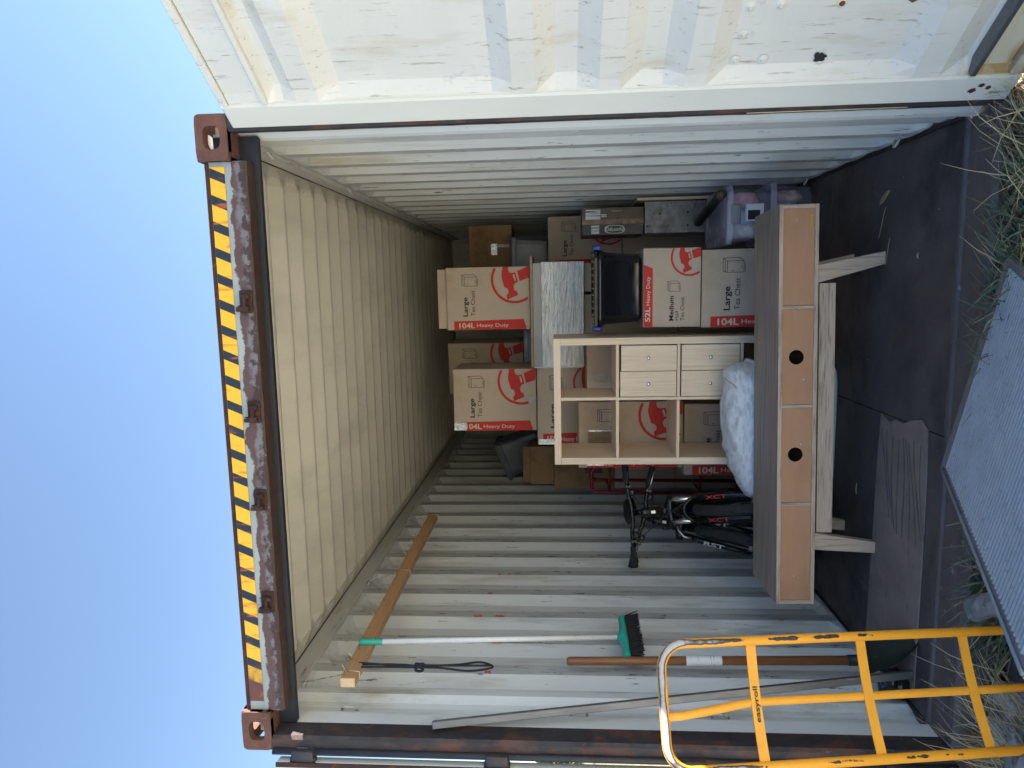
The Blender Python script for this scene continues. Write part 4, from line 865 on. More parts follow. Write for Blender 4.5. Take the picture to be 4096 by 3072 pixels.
# four drawers, hung side by side in two cells of the right column
for r in (0, 1):
    zt_, zb_ = hz[r]-.0085-.004, hz[r+1]+.0085+.003; xa, xb = xm+.012, SX1-T-.003; xq = (xa+xb)/2
    for c, (u0, u1) in enumerate(((xa, xq-.001), (xq+.001, xb))):
        yaw = (.0, .045, .0, -.01)[r*2+c]; pull = (.006, .018, .0, .004)[r*2+c]; tz = (0, -.004, 0, 0)[r*2+c]
        Mx = Matrix.Translation((u0, SY+.004-pull, 0)) @ Matrix.Rotation(yaw, 4, 'Z') @ Matrix.Translation((-u0, -(SY+.004), 0))
        fr = MB().bbox(u0, u1-.002, SY+.004, SY+.020, zb_+.002, zt_-.003+tz, .0012, Mx).build('drawer', MT['oak'], shelf)
        MB().box(u0+.008, u1-.01, SY+.021, SY+.35, zb_+.02, zt_-.03, Mx).build('drawer_box', MT['white'], fr)
        kx, kz = (u0+u1)/2, (zt_+zb_)/2
        MB().tube([Mx @ V((kx, SY+.0035, kz)), Mx @ V((kx, SY-.010, kz)), Mx @ V((kx, SY-.012, kz))], [.005, .0095, .0085], 12).build('knob', MT['chrome'], fr)

# ================================================================== TV BENCH (its back turned to the door)
BL, BR, BD = V((-.893, .675, 0)), V((.932, .752, 0)), .39
yawb = math.atan2(BR.y-BL.y, BR.x-BL.x); WB = (BR-BL).length
bench = thing('tv_bench', 'long grey oak bench on splayed legs, its brown backing panels turned to the doorway', 'bench', ((BL.x+BR.x)/2, .9, 0))
MBn = Matrix.Translation(BL) @ Matrix.Rotation(yawb, 4, 'Z')
roll = math.radians(.55)
MBn = MBn @ Matrix.Rotation(-roll, 4, 'Y')
zb_, zt_ = .275, .448
def bb(n, m, x0, x1, y0, y1, z0, z1, b=.0012, par=bench): return MB().bbox(x0, x1, y0, y1, z0, z1, b, MBn).build(n, MT[m], par)
t_ = .018
bb('top_board', 'benchtop', -.001, WB+.001, -.001, BD, zt_-t_, zt_)
edge = bb('top_edge', 'bench', .0, WB, -.0028, -.0012, zt_-t_+.0005, zt_-.0005, .0004)
bb('bottom_board', 'bench', 0, WB, 0, BD, zb_, zb_+t_)
for x0, x1 in ((0, t_), (WB-t_, WB)): bb('side_board', 'benchv', x0, x1, .0005, BD-.0005, zb_+t_+.0005, zt_-t_-.0005)
bb('added_front_board', 'bench', t_+.001, WB-t_-.001, BD-.02, BD-.002, zb_+t_+.001, zt_-t_-.001)  # unseen board added to keep the bench interior dark behind its holes
# dividers at the photographed seams
dv = []
for v, yq in ((1725, 664), (1722, 878), (1718, 1086)):
    p = pk(v, yq, Y=.72); dv.append((MBn.inverted() @ V((p.x, .72, p.z))).x)
xsd = [t_]+[q for d in sorted(dv) for q in (d-.008, d+.008)]+[WB-t_]
for d in dv: bb('divider', 'benchv', d-.0075, d+.0075, .002, BD-.022, zb_+t_+.0006, zt_-t_-.0006)
holes = [MBn.inverted() @ V((pk(1723, 772, Y=.72).x, .72, .36)), MBn.inverted() @ V((pk(1719, 981, Y=.72).x, .72, .36))]
for i in range(4):
    a, b = xsd[2*i]+.0006, xsd[2*i+1]-.0006; zc_, hh = (zb_+zt_)/2, zt_-zb_-2*t_-.0012
    hs = [h for h in holes if a < h.x < b]
    mb = MB()
    if hs: mb.holed(b-a, hh, lambda t: .033, ((a+b)/2, .006, zc_), (1, 0, 0), (0, 0, 1), (0, .003, 0), n=48, off=(hs[0].x-(a+b)/2, .004))
    else: mb.box(a, b, .006, .009, zc_-hh/2, zc_+hh/2)
    mb.xf(MBn); pn = mb.build('back_panel', MT['hardboard'], bench)
    for sx_, sz_ in (((a+b)/2*.0+a+(b-a)*(.25, .62, .26, .88)[i], zc_+(.004, -.02, -.03, .006)[i]),):
        MB().tube([MBn @ V((sx_, .006, sz_)), MBn @ V((sx_, .0035, sz_))], [.006, .0035], 10).build('screw', MT['screw'], pn)
for d in dv[:2]+[WB-.009]: MB().tube([MBn @ V((d, .0015, (zb_+zt_)/2+.01)), MBn @ V((d, -.001, (zb_+zt_)/2+.01))], [.006, .0035], 10).build('screw', MT['screw'], bench)
MB().bbox(WB-.10, WB-.045, .0035, .0055, zb_+.026, zb_+.038, .0008, MBn).build('maker_plate', MT['brass'], bench)
# legs: tapered boards splayed outward
def leg(top, foot, wt, wf, th_, ydir):
    mb = MB(); a, b = V(top), V(foot); ex_ = V((1, 0, 0)); ey = V((0, th_, 0))
    vs = [a-ex_*wt/2, a+ex_*wt/2, a+ex_*wt/2+ey, a-ex_*wt/2+ey, b-ex_*wf/2, b+ex_*wf/2, b+ex_*wf/2+ey, b-ex_*wf/2+ey]
    mb.add(vs, [(0, 1, 2, 3), (7, 6, 5, 4), (0, 4, 5, 1), (1, 5, 6, 2), (2, 6, 7, 3), (3, 7, 4, 0)]); return mb.build('leg', MT['benchv'], bench)
zlr, zll = (MBn @ V((WB*.85, 0, zb_))).z-.001, (MBn @ V((WB*.15, 0, zb_))).z-.001
leg((.622, .748, zlr), (.688, .752, .0005), .078, .055, .035, 1); leg((-.600, .693, zll), (-.628, .690, .0005), .078, .050, .035, 1)
leg((.620, 1.06, zlr), (.69, 1.085, .0005), .078, .055, .03, 1); leg((-.60, 1.02, zll), (-.648, 1.05, .0005), .078, .050, .03, 1)
mb = MB(); mb.box(-.559, .582, .728, .748, .203, .2725, Matrix.Translation((0, .715, .24)) @ Matrix.Rotation(yawb, 4, 'Z') @ Matrix.Rotation(-roll, 4, 'Y') @ Matrix.Translation((0, -.715, -.24))); mb.build('apron', MT['bench'], bench)

# ================================================================== WHITE TUB AND BEDDING BAG
wt = thing('laundry_tub', 'low white plastic tub with ribbed wall behind the bench', 'tub', (-.18, 1.32, 0))
mb = MB(); n = 64
def wr(ins, z):
    out = []
    for k in range(n):
        t = 2*math.pi*(k+.5)/n; c, s2 = math.cos(t), math.sin(t); a, b = .345-ins, .145-ins; r = 1/((abs(c)/a)**7+(abs(s2)/b)**7)**(1/7)
        out.append(V((-.18+c*r, 1.335+s2*r, z)))
    return out
rows = [wr(.03, .0), wr(.012, .012), wr(.008, .05), wr(.014, .055), wr(.006, .12), wr(.012, .125), wr(.0, .40), wr(-.012, .405), wr(-.012, .42), wr(.01, .42), wr(.02, .03)]
mb.add([p for r in rows for p in r], [(j*n+k, j*n+(k+1) % n, (j+1)*n+(k+1) % n, (j+1)*n+k) for j in range(len(rows)-1) for k in range(n)]+[tuple(10*n+k for k in range(n))], True)
mb.build('tub_body', MT['whiteplastic'], wt)
rim = pk(1591, 775, Y=1.42)
MB().bbox(.08, .155, 1.40, 1.462, .40, rim.z, .012, None, 3).build('tub_handle', MT['whiteplastic'], wt)
bag = thing('bedding_bag', 'soft white cotton bedding bag with leaf print heaped on the white tub', 'bag', (-.2, 1.3, .3))
top_line = [(-.575, .39), (-.56, .44), (-.52, .465), (-.42, .515), (-.3, .545), (-.15, .560), (-.02, .562), (.08, .555), (.125, .555), (.15, .52), (.16, .43)]
def topz(x):
    for i in range(len(top_line)-1):
        if top_line[i][0] <= x <= top_line[i+1][0]:
            f_ = (x-top_line[i][0])/(top_line[i+1][0]-top_line[i][0]); return top_line[i][1]*(1-f_)+top_line[i+1][1]*f_
    return .4
mb = MB()
def bagf(u, v):
    x = -.573+.731*u; a = math.pi*(v*1.3-.15); zc_, zt2 = .40, topz(x); c, s2 = math.cos(a), math.sin(a)
    ed = math.sqrt(max(0, 1-(2*u-1)**6))
    y_ = 1.315-.175*ed*math.copysign(abs(c)**.8, c); z_ = zc_+(zt2-zc_)*math.copysign(abs(s2)**.75, s2)*(1 if s2 > 0 else .5)
    p = V((x, y_, z_)); k = 1-abs(2*u-1)**3
    w_ = .016*mnoise.noise(V((x*6+z_*5, y_*6, z_*7)))+.020*abs(mnoise.noise(V((x*14-z_*16, y_*9, z_*9+3))))-.022*abs(mnoise.noise(V((x*9+y_*12, z_*18, 8))))
    return p+V((0, -w_*c, w_*.8*(s2 > 0)*k))
mb.grid(bagf, 110, 50); mb.build('bag_cover', MT['duvet'], bag)
mb = MB(); pts = [V((.10, 1.19, .585))+V((-.012*k, -.012-.003*math.sin(k), -.014*k+.004*math.sin(k*1.7))) for k in range(8)]
mb.tube(pts, .0028, 6); mb.build('draw_cord', MT['chip'], bag)

# ================================================================== BICYCLES
def bike(label, axle, heading, lean, steer, r, text, rigid, group):
    """axle = front contact point on the floor; heading = direction the bicycle points; local x forward, y left, z up"""
    root = thing('bicycle', label, 'bicycle', axle, group)
    hx = V((math.cos(heading), math.sin(heading), 0)); R = Matrix.Translation(axle) @ Matrix.Rotation(heading, 4, 'Z') @ Matrix.Rotation(lean, 4, 'X')
    Pp = lambda x, y, z: R @ V((x, y, z))
    # steering axis, tilted back 20 degrees, through the axle area
    sa = V((-math.sin(math.radians(20)), 0, math.cos(math.radians(20)))); s0 = V((-.045, 0, r))
    S = Matrix.Translation(s0) @ Matrix.Rotation(steer, 4, sa) @ Matrix.Translation(-s0)
    Q = lambda x, y, z: R @ (S @ V((x, y, z)))
    A = lambda t, y=0.0, off=0.0: R @ (S @ (s0+sa*t+V((off*math.cos(math.radians(20)), y, off*math.sin(math.radians(20))))))
    def wheel(f, nm):
        mb = MB(); m, n = 72, 10; vs = []
        for i in range(m):
            t = 2*math.pi*i/m
            for k in range(n):
                p = 2*math.pi*k/n; kn = .0035*(1 if (i+k) % 2 else -.2) if math.cos(p) > .25 else 0
                rr = r-.026+(.026+kn)*math.cos(p); vs.append(f(rr*math.cos(t), .031*math.sin(p), r+rr*math.sin(t)))
        mb.add(vs, [(i*n+k, i*n+(k+1) % n, (i+1) % m*n+(k+1) % n, (i+1) % m*n+k) for i in range(m) for k in range(n)], False)
        wv = mb.build(nm, MT['biketyre'], root)
        rim_ = [f((r-.055)*math.cos(2*math.pi*i/48), 0, r+(r-.055)*math.sin(2*math.pi*i/48)) for i in range(48)]
        MB().tube(rim_, .010, 8, closed=True).build('rim', MT['mtb'], wv)
        mb = MB()
        for i in range(16):
            t = 2*math.pi*i/16; mb.tube([f(.02*math.cos(t+.6), .025*(-1)**i, r+.02*math.sin(t+.6)), f((r-.06)*math.cos(t), 0, r+(r-.06)*math.sin(t))], .0011, 4)
        mb.build('spokes', MT['alloy'], wv)
        MB().tube([f(0, -.05, r), f(0, .05, r)], .016, 10).build('hub', MT['alloy'], wv)
    wheel(lambda x, y, z: Q(x, y, z), 'wheel')
    wheel(lambda x, y, z: Pp(x-1.08, y, z), 'wheel')
    # fork
    crown = .40+.06 if not rigid else .40
    for sy in (-1, 1):
        if not rigid:
            MB().tube([Q(0, sy*.062, r-.02), Q(-.004, sy*.064, r+.03), A(.10, sy*.066, .03), A(.315, sy*.066, .03)], [.020, .024, .028, .027], 14).build('fork_leg', MT['mtb'], root)
            MB().tube([A(.315, sy*.064, .03), A(crown, sy*.064, .03)], .0170, 14).build('stanchion', MT['chrome'], root)
        else:
            MB().tube([Q(0, sy*.058, r-.01), A(.10, sy*.060, .035), A(.28, sy*.058, .028), A(crown+.02, sy*.046, .012)], [.014, .017, .019, .018], 12).build('fork_leg', MT['mtb'], root)
            # cantilever brake arms
            mb = MB(); mb.tube([A(.325, sy*.058, .055), A(.37, sy*.060, .062), A(.41, sy*.030, .060), A(.425, sy*.004, .062)], [.008, .009, .007, .005], 8); mb.build('brake_arm', MT['alloy'], root)
    if not rigid:
        mb = MB(); mb.tube([A(.30, -.064, .045), A(.345, -.058, .058), A(.372, -.03, .066), A(.38, 0, .068), A(.372, .03, .066), A(.345, .058, .058), A(.30, .064, .045)], .011, 8); mb.build('fork_brace', MT['mtb'], root)
    mb = MB(); mb.tube([A(crown, -.082, .024), A(crown+.008, -.05, .02), A(crown+.014, 0, .014), A(crown+.008, .05, .02), A(crown, .082, .024)], [.021, .025, .029, .025, .021], 12); mb.build('fork_crown', MT['mtb'], root)
    ht = crown+.03; MB().tube([A(ht, 0, 0), A(ht+.025, 0, 0), A(ht+.03, 0, 0), A(ht+.13, 0, 0), A(ht+.135, 0, 0), A(ht+.155, 0, 0)], [.034, .034, .030, .030, .034, .034], 14).build('head_tube', MT['mtb'], root)
    plate = MB(); plate.bbox(-.009, .009, -.0015, .0015, -.013, .013, .001, Matrix.Translation(A(ht+.08, 0, .033)) @ R.to_3x3().to_4x4() @ S.to_3x3().to_4x4() @ Matrix.Rotation(math.pi/2, 4, 'Z')); plate.build('head_badge', MT['alloy'], root)
    # stem and bar
    st0, st1 = A(ht+.19, 0, 0), A(ht+.20, 0, .075)
    MB().tube([A(ht+.15, 0, 0), st0], .018, 10).build('steerer', MT['mtb'], root); MB().tube([st0, A(ht+.197, 0, .04), st1], [.019, .017, .021], 10).build('stem', MT['mtb'], root)
    bz = ht+.20; bar = [A(bz+.022, -.31, .045), A(bz+.02, -.2, .055), A(bz+.014, -.11, .066), A(bz, -.05, .075), A(bz, .05, .075), A(bz+.014, .11, .066), A(bz+.02, .2, .055), A(bz+.022, .31, .045)]
    MB().tube(bar, .0135, 10).build('handlebar', MT['mtb'], root)
    for sy in (-1, 1):
        MB().tube([A(bz+.020, sy*.195, .055), A(bz+.021, sy*.20, .055), A(bz+.022, sy*.315, .045), A(bz+.022, sy*.32, .044)], [.013, .0185, .0185, .016], 12).build('grip', MT['rubber'], root)
        lv = MB(); lv.bbox(-.016, .016, -.012, .012, -.02, .02, .005, Matrix.Translation(A(bz+.008, sy*.165, .075)) @ R.to_3x3().to_4x4() @ S.to_3x3().to_4x4()); lo = lv.build('brake_lever', MT['mtb'], root)
        MB().tube([A(bz+.004, sy*.165, .085), A(bz-.006, sy*.20, .112), A(bz-.010, sy*.25, .115), A(bz-.012, sy*.285, .108)], [.006, .006, .0055, .007], 8).build('lever_blade', MT['alloy' if rigid else 'mtb'], lo)
        sh = MB(); sh.bbox(-.022, .022, -.018, .018, -.018, .016, .008, Matrix.Translation(A(bz-.012, sy*.125, .082)) @ R.to_3x3().to_4x4() @ S.to_3x3().to_4x4(), 2); sh.build('shifter', MT['mtb'], root)
        # cables
        c0, c3 = A(bz, sy*.14, .10), A(.36, sy*.05, .07)
        pts = [c0, A(bz-.05, sy*.10, .17), A(bz-.14, sy*-.02, .19), A(crown+.07, sy*-.045, .12), c3]
        cv = []
        for k in range(21):
            t = k/20*(len(pts)-1); i = min(int(t), len(pts)-2); u = t-i; p0, p1, p2, p3 = pts[max(i-1, 0)], pts[i], pts[i+1], pts[min(i+2, len(pts)-1)]
            cv.append(.5*((2*p1)+(-p0+p2)*u+(2*p0-5*p1+4*p2-p3)*u*u+(-p0+3*p1-3*p2+p3)*u**3))
        MB().tube(cv, .0028, 6).build('brake_cable', MT['rubber'], root)
    # decals down the fork legs
    if text:
        for sy in (-1, 1):
            mb = MB(); o_p = A(.25, sy*.066, .03+.0300); dn = (A(.05, sy*.066, .0560)-o_p).normalized(); rt = (Q(0, .1, r)-Q(0, 0, r)).normalized()
            # lettering runs down the leg, wrapped on its front
            put_text(mb, text, o_p-rt*.011, dn, rt, .022, .12, .02); mb.build('fork_decal', MT['bikered' if not rigid else 'white'], root)
    # frame
    hb, hu = R @ (s0+sa*(ht+.03)), R @ (s0+sa*(ht+.12))
    bbk, seat = Pp(-.66, 0, r-.04), Pp(-.80, 0, r+.47)
    for nm, p, q, rd in (('down_tube', hb, bbk, .029), ('top_tube', hu, Pp(-.76, 0, r+.36), .024), ('seat_tube', bbk, seat, .017)): MB().tube([p, q], rd, 12).build(nm, MT['mtb'], root)
    for sy in (-1, 1):
        MB().tube([Pp(-.68, sy*.03, r-.04), Pp(-1.08, sy*.06, r)], .011, 8).build('chain_stay', MT['mtb'], root); MB().tube([Pp(-.765, sy*.02, r+.34), Pp(-1.08, sy*.06, r)], .009, 8).build('seat_stay', MT['mtb'], root)
        MB().tube([Pp(-.66, sy*.06, r-.04), Pp(-.66+sy*.12, sy*.075, r-.04-sy*.12)], .010, 8).build('crank', MT['alloy'], root)
        MB().bbox(-.05, .05, -.04, .04, -.012, .012, .004, Matrix.Translation(Pp(-.66+sy*.12, sy*.13, r-.04-sy*.12)) @ R.to_3x3().to_4x4()).build('pedal', MT['rubber'], root)
    ch = [Pp(-.66+.085*math.cos(t), -.05, r-.04+.085*math.sin(t)) for t in [2*math.pi*k/28 for k in range(28)]]
    MB().tube(ch, .006, 6, closed=True).build('chainring', MT['alloy'], root)
    MB().tube([seat, Pp(-.83, 0, r+.60)], .0135, 10).build('seat_post', MT['alloy'], root)
    sd3 = MB()
    def sadf(u, v):
        x = -.97+.27*u; w_ = .07*(1-u)**.7+.022; a = math.pi*v
        return Pp(x, w_*math.cos(a), r+.615+.035*math.sin(a)+.012*(1-u))
    sd3.grid(sadf, 14, 12); sd3.build('saddle', MT['rubber'], root)
    return root
bike('black mountain bicycle with thick suspension fork and red fork lettering behind the bench', (-.645, 1.45, 0), math.radians(-72), math.radians(4.0), math.radians(-2), .345, 'XCT', False, 'bicycles by the left wall')
bike('black bicycle with silver brake arms and white fork lettering leaning by the left wall', (-1.00, 1.52, 0), math.radians(-75), math.radians(-12.5), math.radians(4), .335, 'RST', True, 'bicycles by the left wall')

# ================================================================== THINGS ON THE LEFT WALL
# batten with nails, hung on wire hooks
a, b = V((-1.005, .135, 2.326)), V((-.985, 2.19, 2.338))
bt_ = thing('hanging_batten', 'pine batten studded with nails hanging along the left wall', 'batten', a)
dr = (b-a).normalized(); Mb = Matrix.Translation(a) @ dr.to_track_quat('Y', 'Z').to_matrix().to_4x4()
LB = (b-a).length
MB().bbox(-.021, .021, 0, LB, -.031, .031, .003, Mb).build('batten', MT['timber'], bt_)
MB().bbox(-.0195, .0195, -.0015, -.0003, -.0295, .0295, .0005, Mb).build('sawn_end', MT['endgrain'], bt_)
for k in range(22):
    y_ = .04+k*(LB-.08)/21; rx = random.uniform(-.25, .25)
    p = V((.019, y_, .012+random.uniform(-.006, .006)))
    MB().tube([Mb @ p, Mb @ (p+V((.042, -.004+rx*.03, .018)))], .0017, 5).build('nail', MT['nail'], bt_)
for y_ in (.05, 1.08, 2.02):   # wire hooks round the batten up to the lashing rings
    ytop = {0: .35, 1: 1.42, 2: 2.5}[int(y_)]
    t0 = V((-1.140, ytop, 2.585))
    pts = [Mb @ V((-.026, y_, -.02)), Mb @ V((-.02, y_, -.036)), Mb @ V((.02, y_, -.036)), Mb @ V((.025, y_, 0)), Mb @ V((.0, y_+.01, .04)), (Mb @ V((0, y_, .04))).lerp(t0, .7)+V((0, 0, .02)), t0+V((.012, -.012, .022)), t0+V((-.004, .004, .012)), t0+V((.0, .01, -.03))]
    MB().tube(pts, .0022, 6).build('wire_hook', MT['nail'], bt_)
# broom
br = thing('broom', 'broom with white handle and teal head hanging upside up on the left wall', 'broom', (-1.06, .7, 1.1))
a, b = pk(776, 1387, X=-.968), pk(1345, 1376, X=-1.06)
b = V(b); d_ = (b-a).normalized()
MB().tube([a+d_*.10, b], .0125, 12).build('handle', MT['broomwhite'], br); MB().tube([a, a+d_*.012, a+d_*.10, a+d_*.102], [.0125, .0150, .0150, .0140], 12).build('hang_cap', MT['teal'], br)
hl = V((.10, .985, 0)).normalized(); wd = d_.cross(hl).normalized()
mb = MB()
def hd(u, v):
    t = 2*math.pi*v; s2 = (u-.5)*2; L = .150; w_ = .030*(1-.25*abs(s2)**3); h1 = .022+.020*math.exp(-(s2*4)**2)
    c, q = math.cos(t), math.sin(t); return b+d_*(.012+(h1*c if c < 0 else .012*c))+hl*(s2*L)+wd*(w_*q)
mb.grid(hd, 24, 16); mb.add([hd(0, k/16) for k in range(16)], [tuple(range(16))]); mb.add([hd(1, k/16) for k in range(16)], [tuple(range(16))])
mb.tube([b-d_*.03, b+d_*.02], [.015, .022], 12); mb.build('broom_head', MT['teal'], br)
mb = MB(); rnd = random.Random(4)
for i in range(40):
    for j in range(9):
        s2 = -1+2*i/39; q = -1+2*j/8; p = b+d_*.020+hl*(s2*.140)+wd*(q*.024); L = .062+.006*rnd.random(); tip = p+d_*L+hl*(s2*.020+.006*rnd.uniform(-1, 1))+wd*(q*.014+.005*rnd.uniform(-1, 1))
        mb.tube([p, tip], [.0030, .0024], 3, caps=False)
mb.bbox(-.138, .138, -.024, .024, 0, .045, .004, Matrix.Translation(b+d_*.016) @ Matrix(((hl.x, wd.x, d_.x, 0), (hl.y, wd.y, d_.y, 0), (hl.z, wd.z, d_.z, 0), (0, 0, 0, 1))))
mb.build('bristles', MT['bristle'], br)
# looped cord
rp = thing('rope_loop', 'dark navy cord knotted in a long loop on a batten nail', 'rope', (-1.03, .35, 2.0))
top = Mb @ V((.03, .10, .0)); C0 = V((-1.0, .26, 2.355))
A1 = V(pk(775, 1437, X=-.99)); K = V(pk(905, 1440, X=-1.0)); Bt = V(pk(1060, 1440, X=-1.02))
def spl(pts, m=14):
    out = []
    for i in range(len(pts)-1):
        p0, p1, p2, p3 = pts[max(i-1, 0)], pts[i], pts[i+1], pts[min(i+2, len(pts)-1)]
        for k in range(m):
            u = k/m; out.append(.5*((2*p1)+(-p0+p2)*u+(2*p0-5*p1+4*p2-p3)*u*u+(-p0+3*p1-3*p2+p3)*u**3))
    return out+[pts[-1]]
o1 = lambda p, dy, dx=0: V(p)+V((dx, dy, 0))
MB().tube(spl([o1(K, .004), o1(A1.lerp(K, .6), .012), o1(A1, .006), o1(A1, -.006)+V((0, 0, .012)), o1(A1, -.014), o1(A1.lerp(K, .5), -.008), o1(K, -.006)]), .0044, 6).build('upper_loop', MT['rope'], rp)
MB().tube(spl([o1(K, -.004, .006), o1(A1.lerp(K, .55), -.002, .006), o1(A1, .008, .006)]), .0044, 6).build('inner_strand', MT['rope'], rp)
MB().tube(spl([o1(K, .006), o1(K.lerp(Bt, .5), .014), o1(K.lerp(Bt, .82), .035), o1(Bt, .012), o1(Bt, -.012), o1(K.lerp(Bt, .7), -.034), o1(K.lerp(Bt, .3), -.010), o1(K, -.006)]), .0044, 6).build('lower_loop', MT['rope'], rp)
MB().tube(spl([o1(K, .0, .006), o1(K.lerp(Bt, .5), -.002, .006), o1(Bt, .002, .004)]), .0044, 6).build('inner_strand', MT['rope'], rp)
kn = [K+V((.012*math.cos(t*2), .016*math.sin(t), .016*math.cos(t*3)-.003)) for t in [2*math.pi*k/40 for k in range(40)]]
MB().tube(kn, .0062, 6, closed=True).build('knot', MT['rope'], rp)
# spade
sp2 = thing('garden_spade', 'spade with brown wooden shaft and dark green blade standing by the left wall', 'spade', (-1.09, .5, 0))
a, b = V(pk(1225, 1428, X=-1.10)), V((-1.075, .50, .155))
MB().tube([a+V((0, 0, .002)), a+V((0, 0, -.004)), a+V((0, 0, -.015)), b], [.012, .018, .0195, .0205], 14).build('shaft', MT['handlewood'], sp2)
ax_ = (a-b).normalized(); p0, p1 = V(pk(1480, 1428, X=-1.10)), V(pk(1556, 1428, X=-1.10))
mb = MB(); sd4 = ax_.cross(V((0, 1, 0))).normalized(); fr4 = ax_.cross(sd4)
c0 = a+ax_*((p0-a).dot(ax_)); c1 = a+ax_*((p1-a).dot(ax_))
def labf(u, v): t = math.radians(-40+215*u); c = c0.lerp(c1, v); return c+.0212*(math.cos(t)*V((1, 0, 0))+math.sin(t)*V((0, -1, 0)))
mb.grid(labf, 14, 10); mb.build('paper_label', MT['paperlabel'], sp2)
mb = MB(); mb.tube([b+V((0, 0, .03)), b+V((.004, -.004, -.02)), b+V((.012, -.012, -.055))], [.023, .024, .018], 12); mb.build('socket', MT['spade'], sp2)
mb = MB(); bx_ = V((.55, -.62, 0)).normalized(); out_ = V((.68, .52, 0)).normalized()
def blf(u, v):   # dished blade leaning out from the wall, point resting on the floor
    s2 = (u-.5)*2; L = v; w_ = .074*(1-.55*max(0, L-.62)**1.2*2.2)
    p = b+V((.010, -.012, -.045))+V((.20, -.20, -.1085))*L+V((.62, .60, .08))*(s2*w_)
    return p+V((0, 0, .028*s2*s2-.010*(1-L)*s2*s2))
mb.grid(blf, 14, 14)
for q in (.25, .75): mb.tube([blf(q, 0), blf(q, .1)], .004, 5)
mb.build('blade', MT['spade'], sp2)
# galvanised angle bar leaning in the corner
ab = thing('steel_bar', 'long galvanised box bar leaning in the left front corner', 'bar', (-1.03, .27, 0))
a, b = V((-1.135, .062, 1.965)), V((-1.005, .275, .0135)); d_ = (b-a).normalized()
Mq = Matrix.Translation(a) @ d_.to_track_quat('Z', 'Y').to_matrix().to_4x4() @ Matrix.Rotation(math.radians(38), 4, 'Z')
MB().bbox(-.0145, .0145, -.0145, .0145, 0, (b-a).length-.008, .0025, Mq).build('bar_body', MT['galv'], ab)
# a low dark jug and rags behind the bar
jg = thing('dark_bag', 'black plastic sack slumped on the floor beside the spade', 'bag', (-1.08, .33, 0))
mb = MB()
def sackf(u, v):
    a, b = 2*math.pi*u, math.pi*(v-.5); d = V((math.cos(a)*math.cos(b), math.sin(a)*math.cos(b), math.sin(b))); k = 1+.35*mnoise.noise(d*2+V((4, 1, 0)))+.2*abs(mnoise.noise(d*5))
    p = V((-1.095+.058*d.x*k, .36+.055*d.y*k, .052+.062*d.z*k)); p.z = max(p.z, .0085); p.x = max(p.x, -1.155); return p
mb.grid(sackf, 30, 20); mb.build('sack', MT['tote'], jg)

# ================================================================== HAND TROLLEY
ht = thing('hand_trolley', 'chipped yellow hand trolley with flat cross bars standing in front of the container', 'trolley', (-.65, -.25, GZ))
R0, RD = V((-.560, -.220, .018)), V((.046, -.200, 1.042)); WV = V((-.285, -.200, 0)); WU = WV.normalized()
RP = lambda t, f=0.0: R0+RD*t+WV*f
tt = 1.078; rc = .075; zc_ = rc/RD.length
path = [RP(-.15), RP(.3), RP(.7), RP(tt-zc_)]
for k in range(1, 9):
    a = math.pi/2*k/8; path.append(RP(tt-zc_)+RD.normalized()*rc*math.sin(a)+WU*rc*(1-math.cos(a)))
path.append(RP(tt, .5))
for k in range(0, 9):
    a = math.pi/2*k/8; path.append(RP(tt-zc_, 1)+RD.normalized()*rc*math.cos(a)-WU*rc*(1-math.sin(a)))
path += [RP(.7, 1), RP(.3, 1), RP(-.15, 1)]
MB().tube(path, .0145, 16).build('outer_tube', MT['yellow'], ht)
bk = RD.cross(WV).normalized();  bk = bk if bk.y > 0 else -bk
MB().tube([RP(tt, .585), RP(tt-.05, .58)+bk*.004, RP(.95, .555)+bk*.012, RP(.86, .52)+bk*.020, RP(.80, .50)+bk*.022, RP(.5, .5)+bk*.022, RP(.1, .5)+bk*.022, RP(-.15, .5)+bk*.022], .0125, 14).build('middle_tube', MT['yellowbar'], ht)
bars = []
for t in (.802, .455, .118):
    mb = MB(); n = 16; hw = .0155/RD.length*1.0
    for s2, dd in ((0, 0),):
        vs = []
        for i in range(n+1):
            f = .035+.93*i/n; bow = .010*math.sin(math.pi*i/n)
            for (q, w_) in ((-1, 0), (1, 0), (1, .004), (-1, .004)): vs.append(RP(t+q*hw, f)+bk*(bow-.002+w_)+bk*0)
        fs = [(i*4+k, i*4+(k+1) % 4, (i+1)*4+(k+1) % 4, (i+1)*4+k) for i in range(n) for k in range(4)]+[(0, 1, 2, 3), (n*4+3, n*4+2, n*4+1, n*4)]
        mb.add(vs, fs)
    bars.append(mb.build('cross_bar', MT['yellowbar'], ht))
mb = MB(); o_p = RP(.802, .665)-bk*.0000+bk*(.010*math.sin(math.pi*.67)-.0036)-RD.normalized()*.006
put_text(mb, 'easyroll', o_p, -WU, RD.normalized(), .0150, .100, .012); mb.build('brand_lettering', MT['ink'], bars[0])
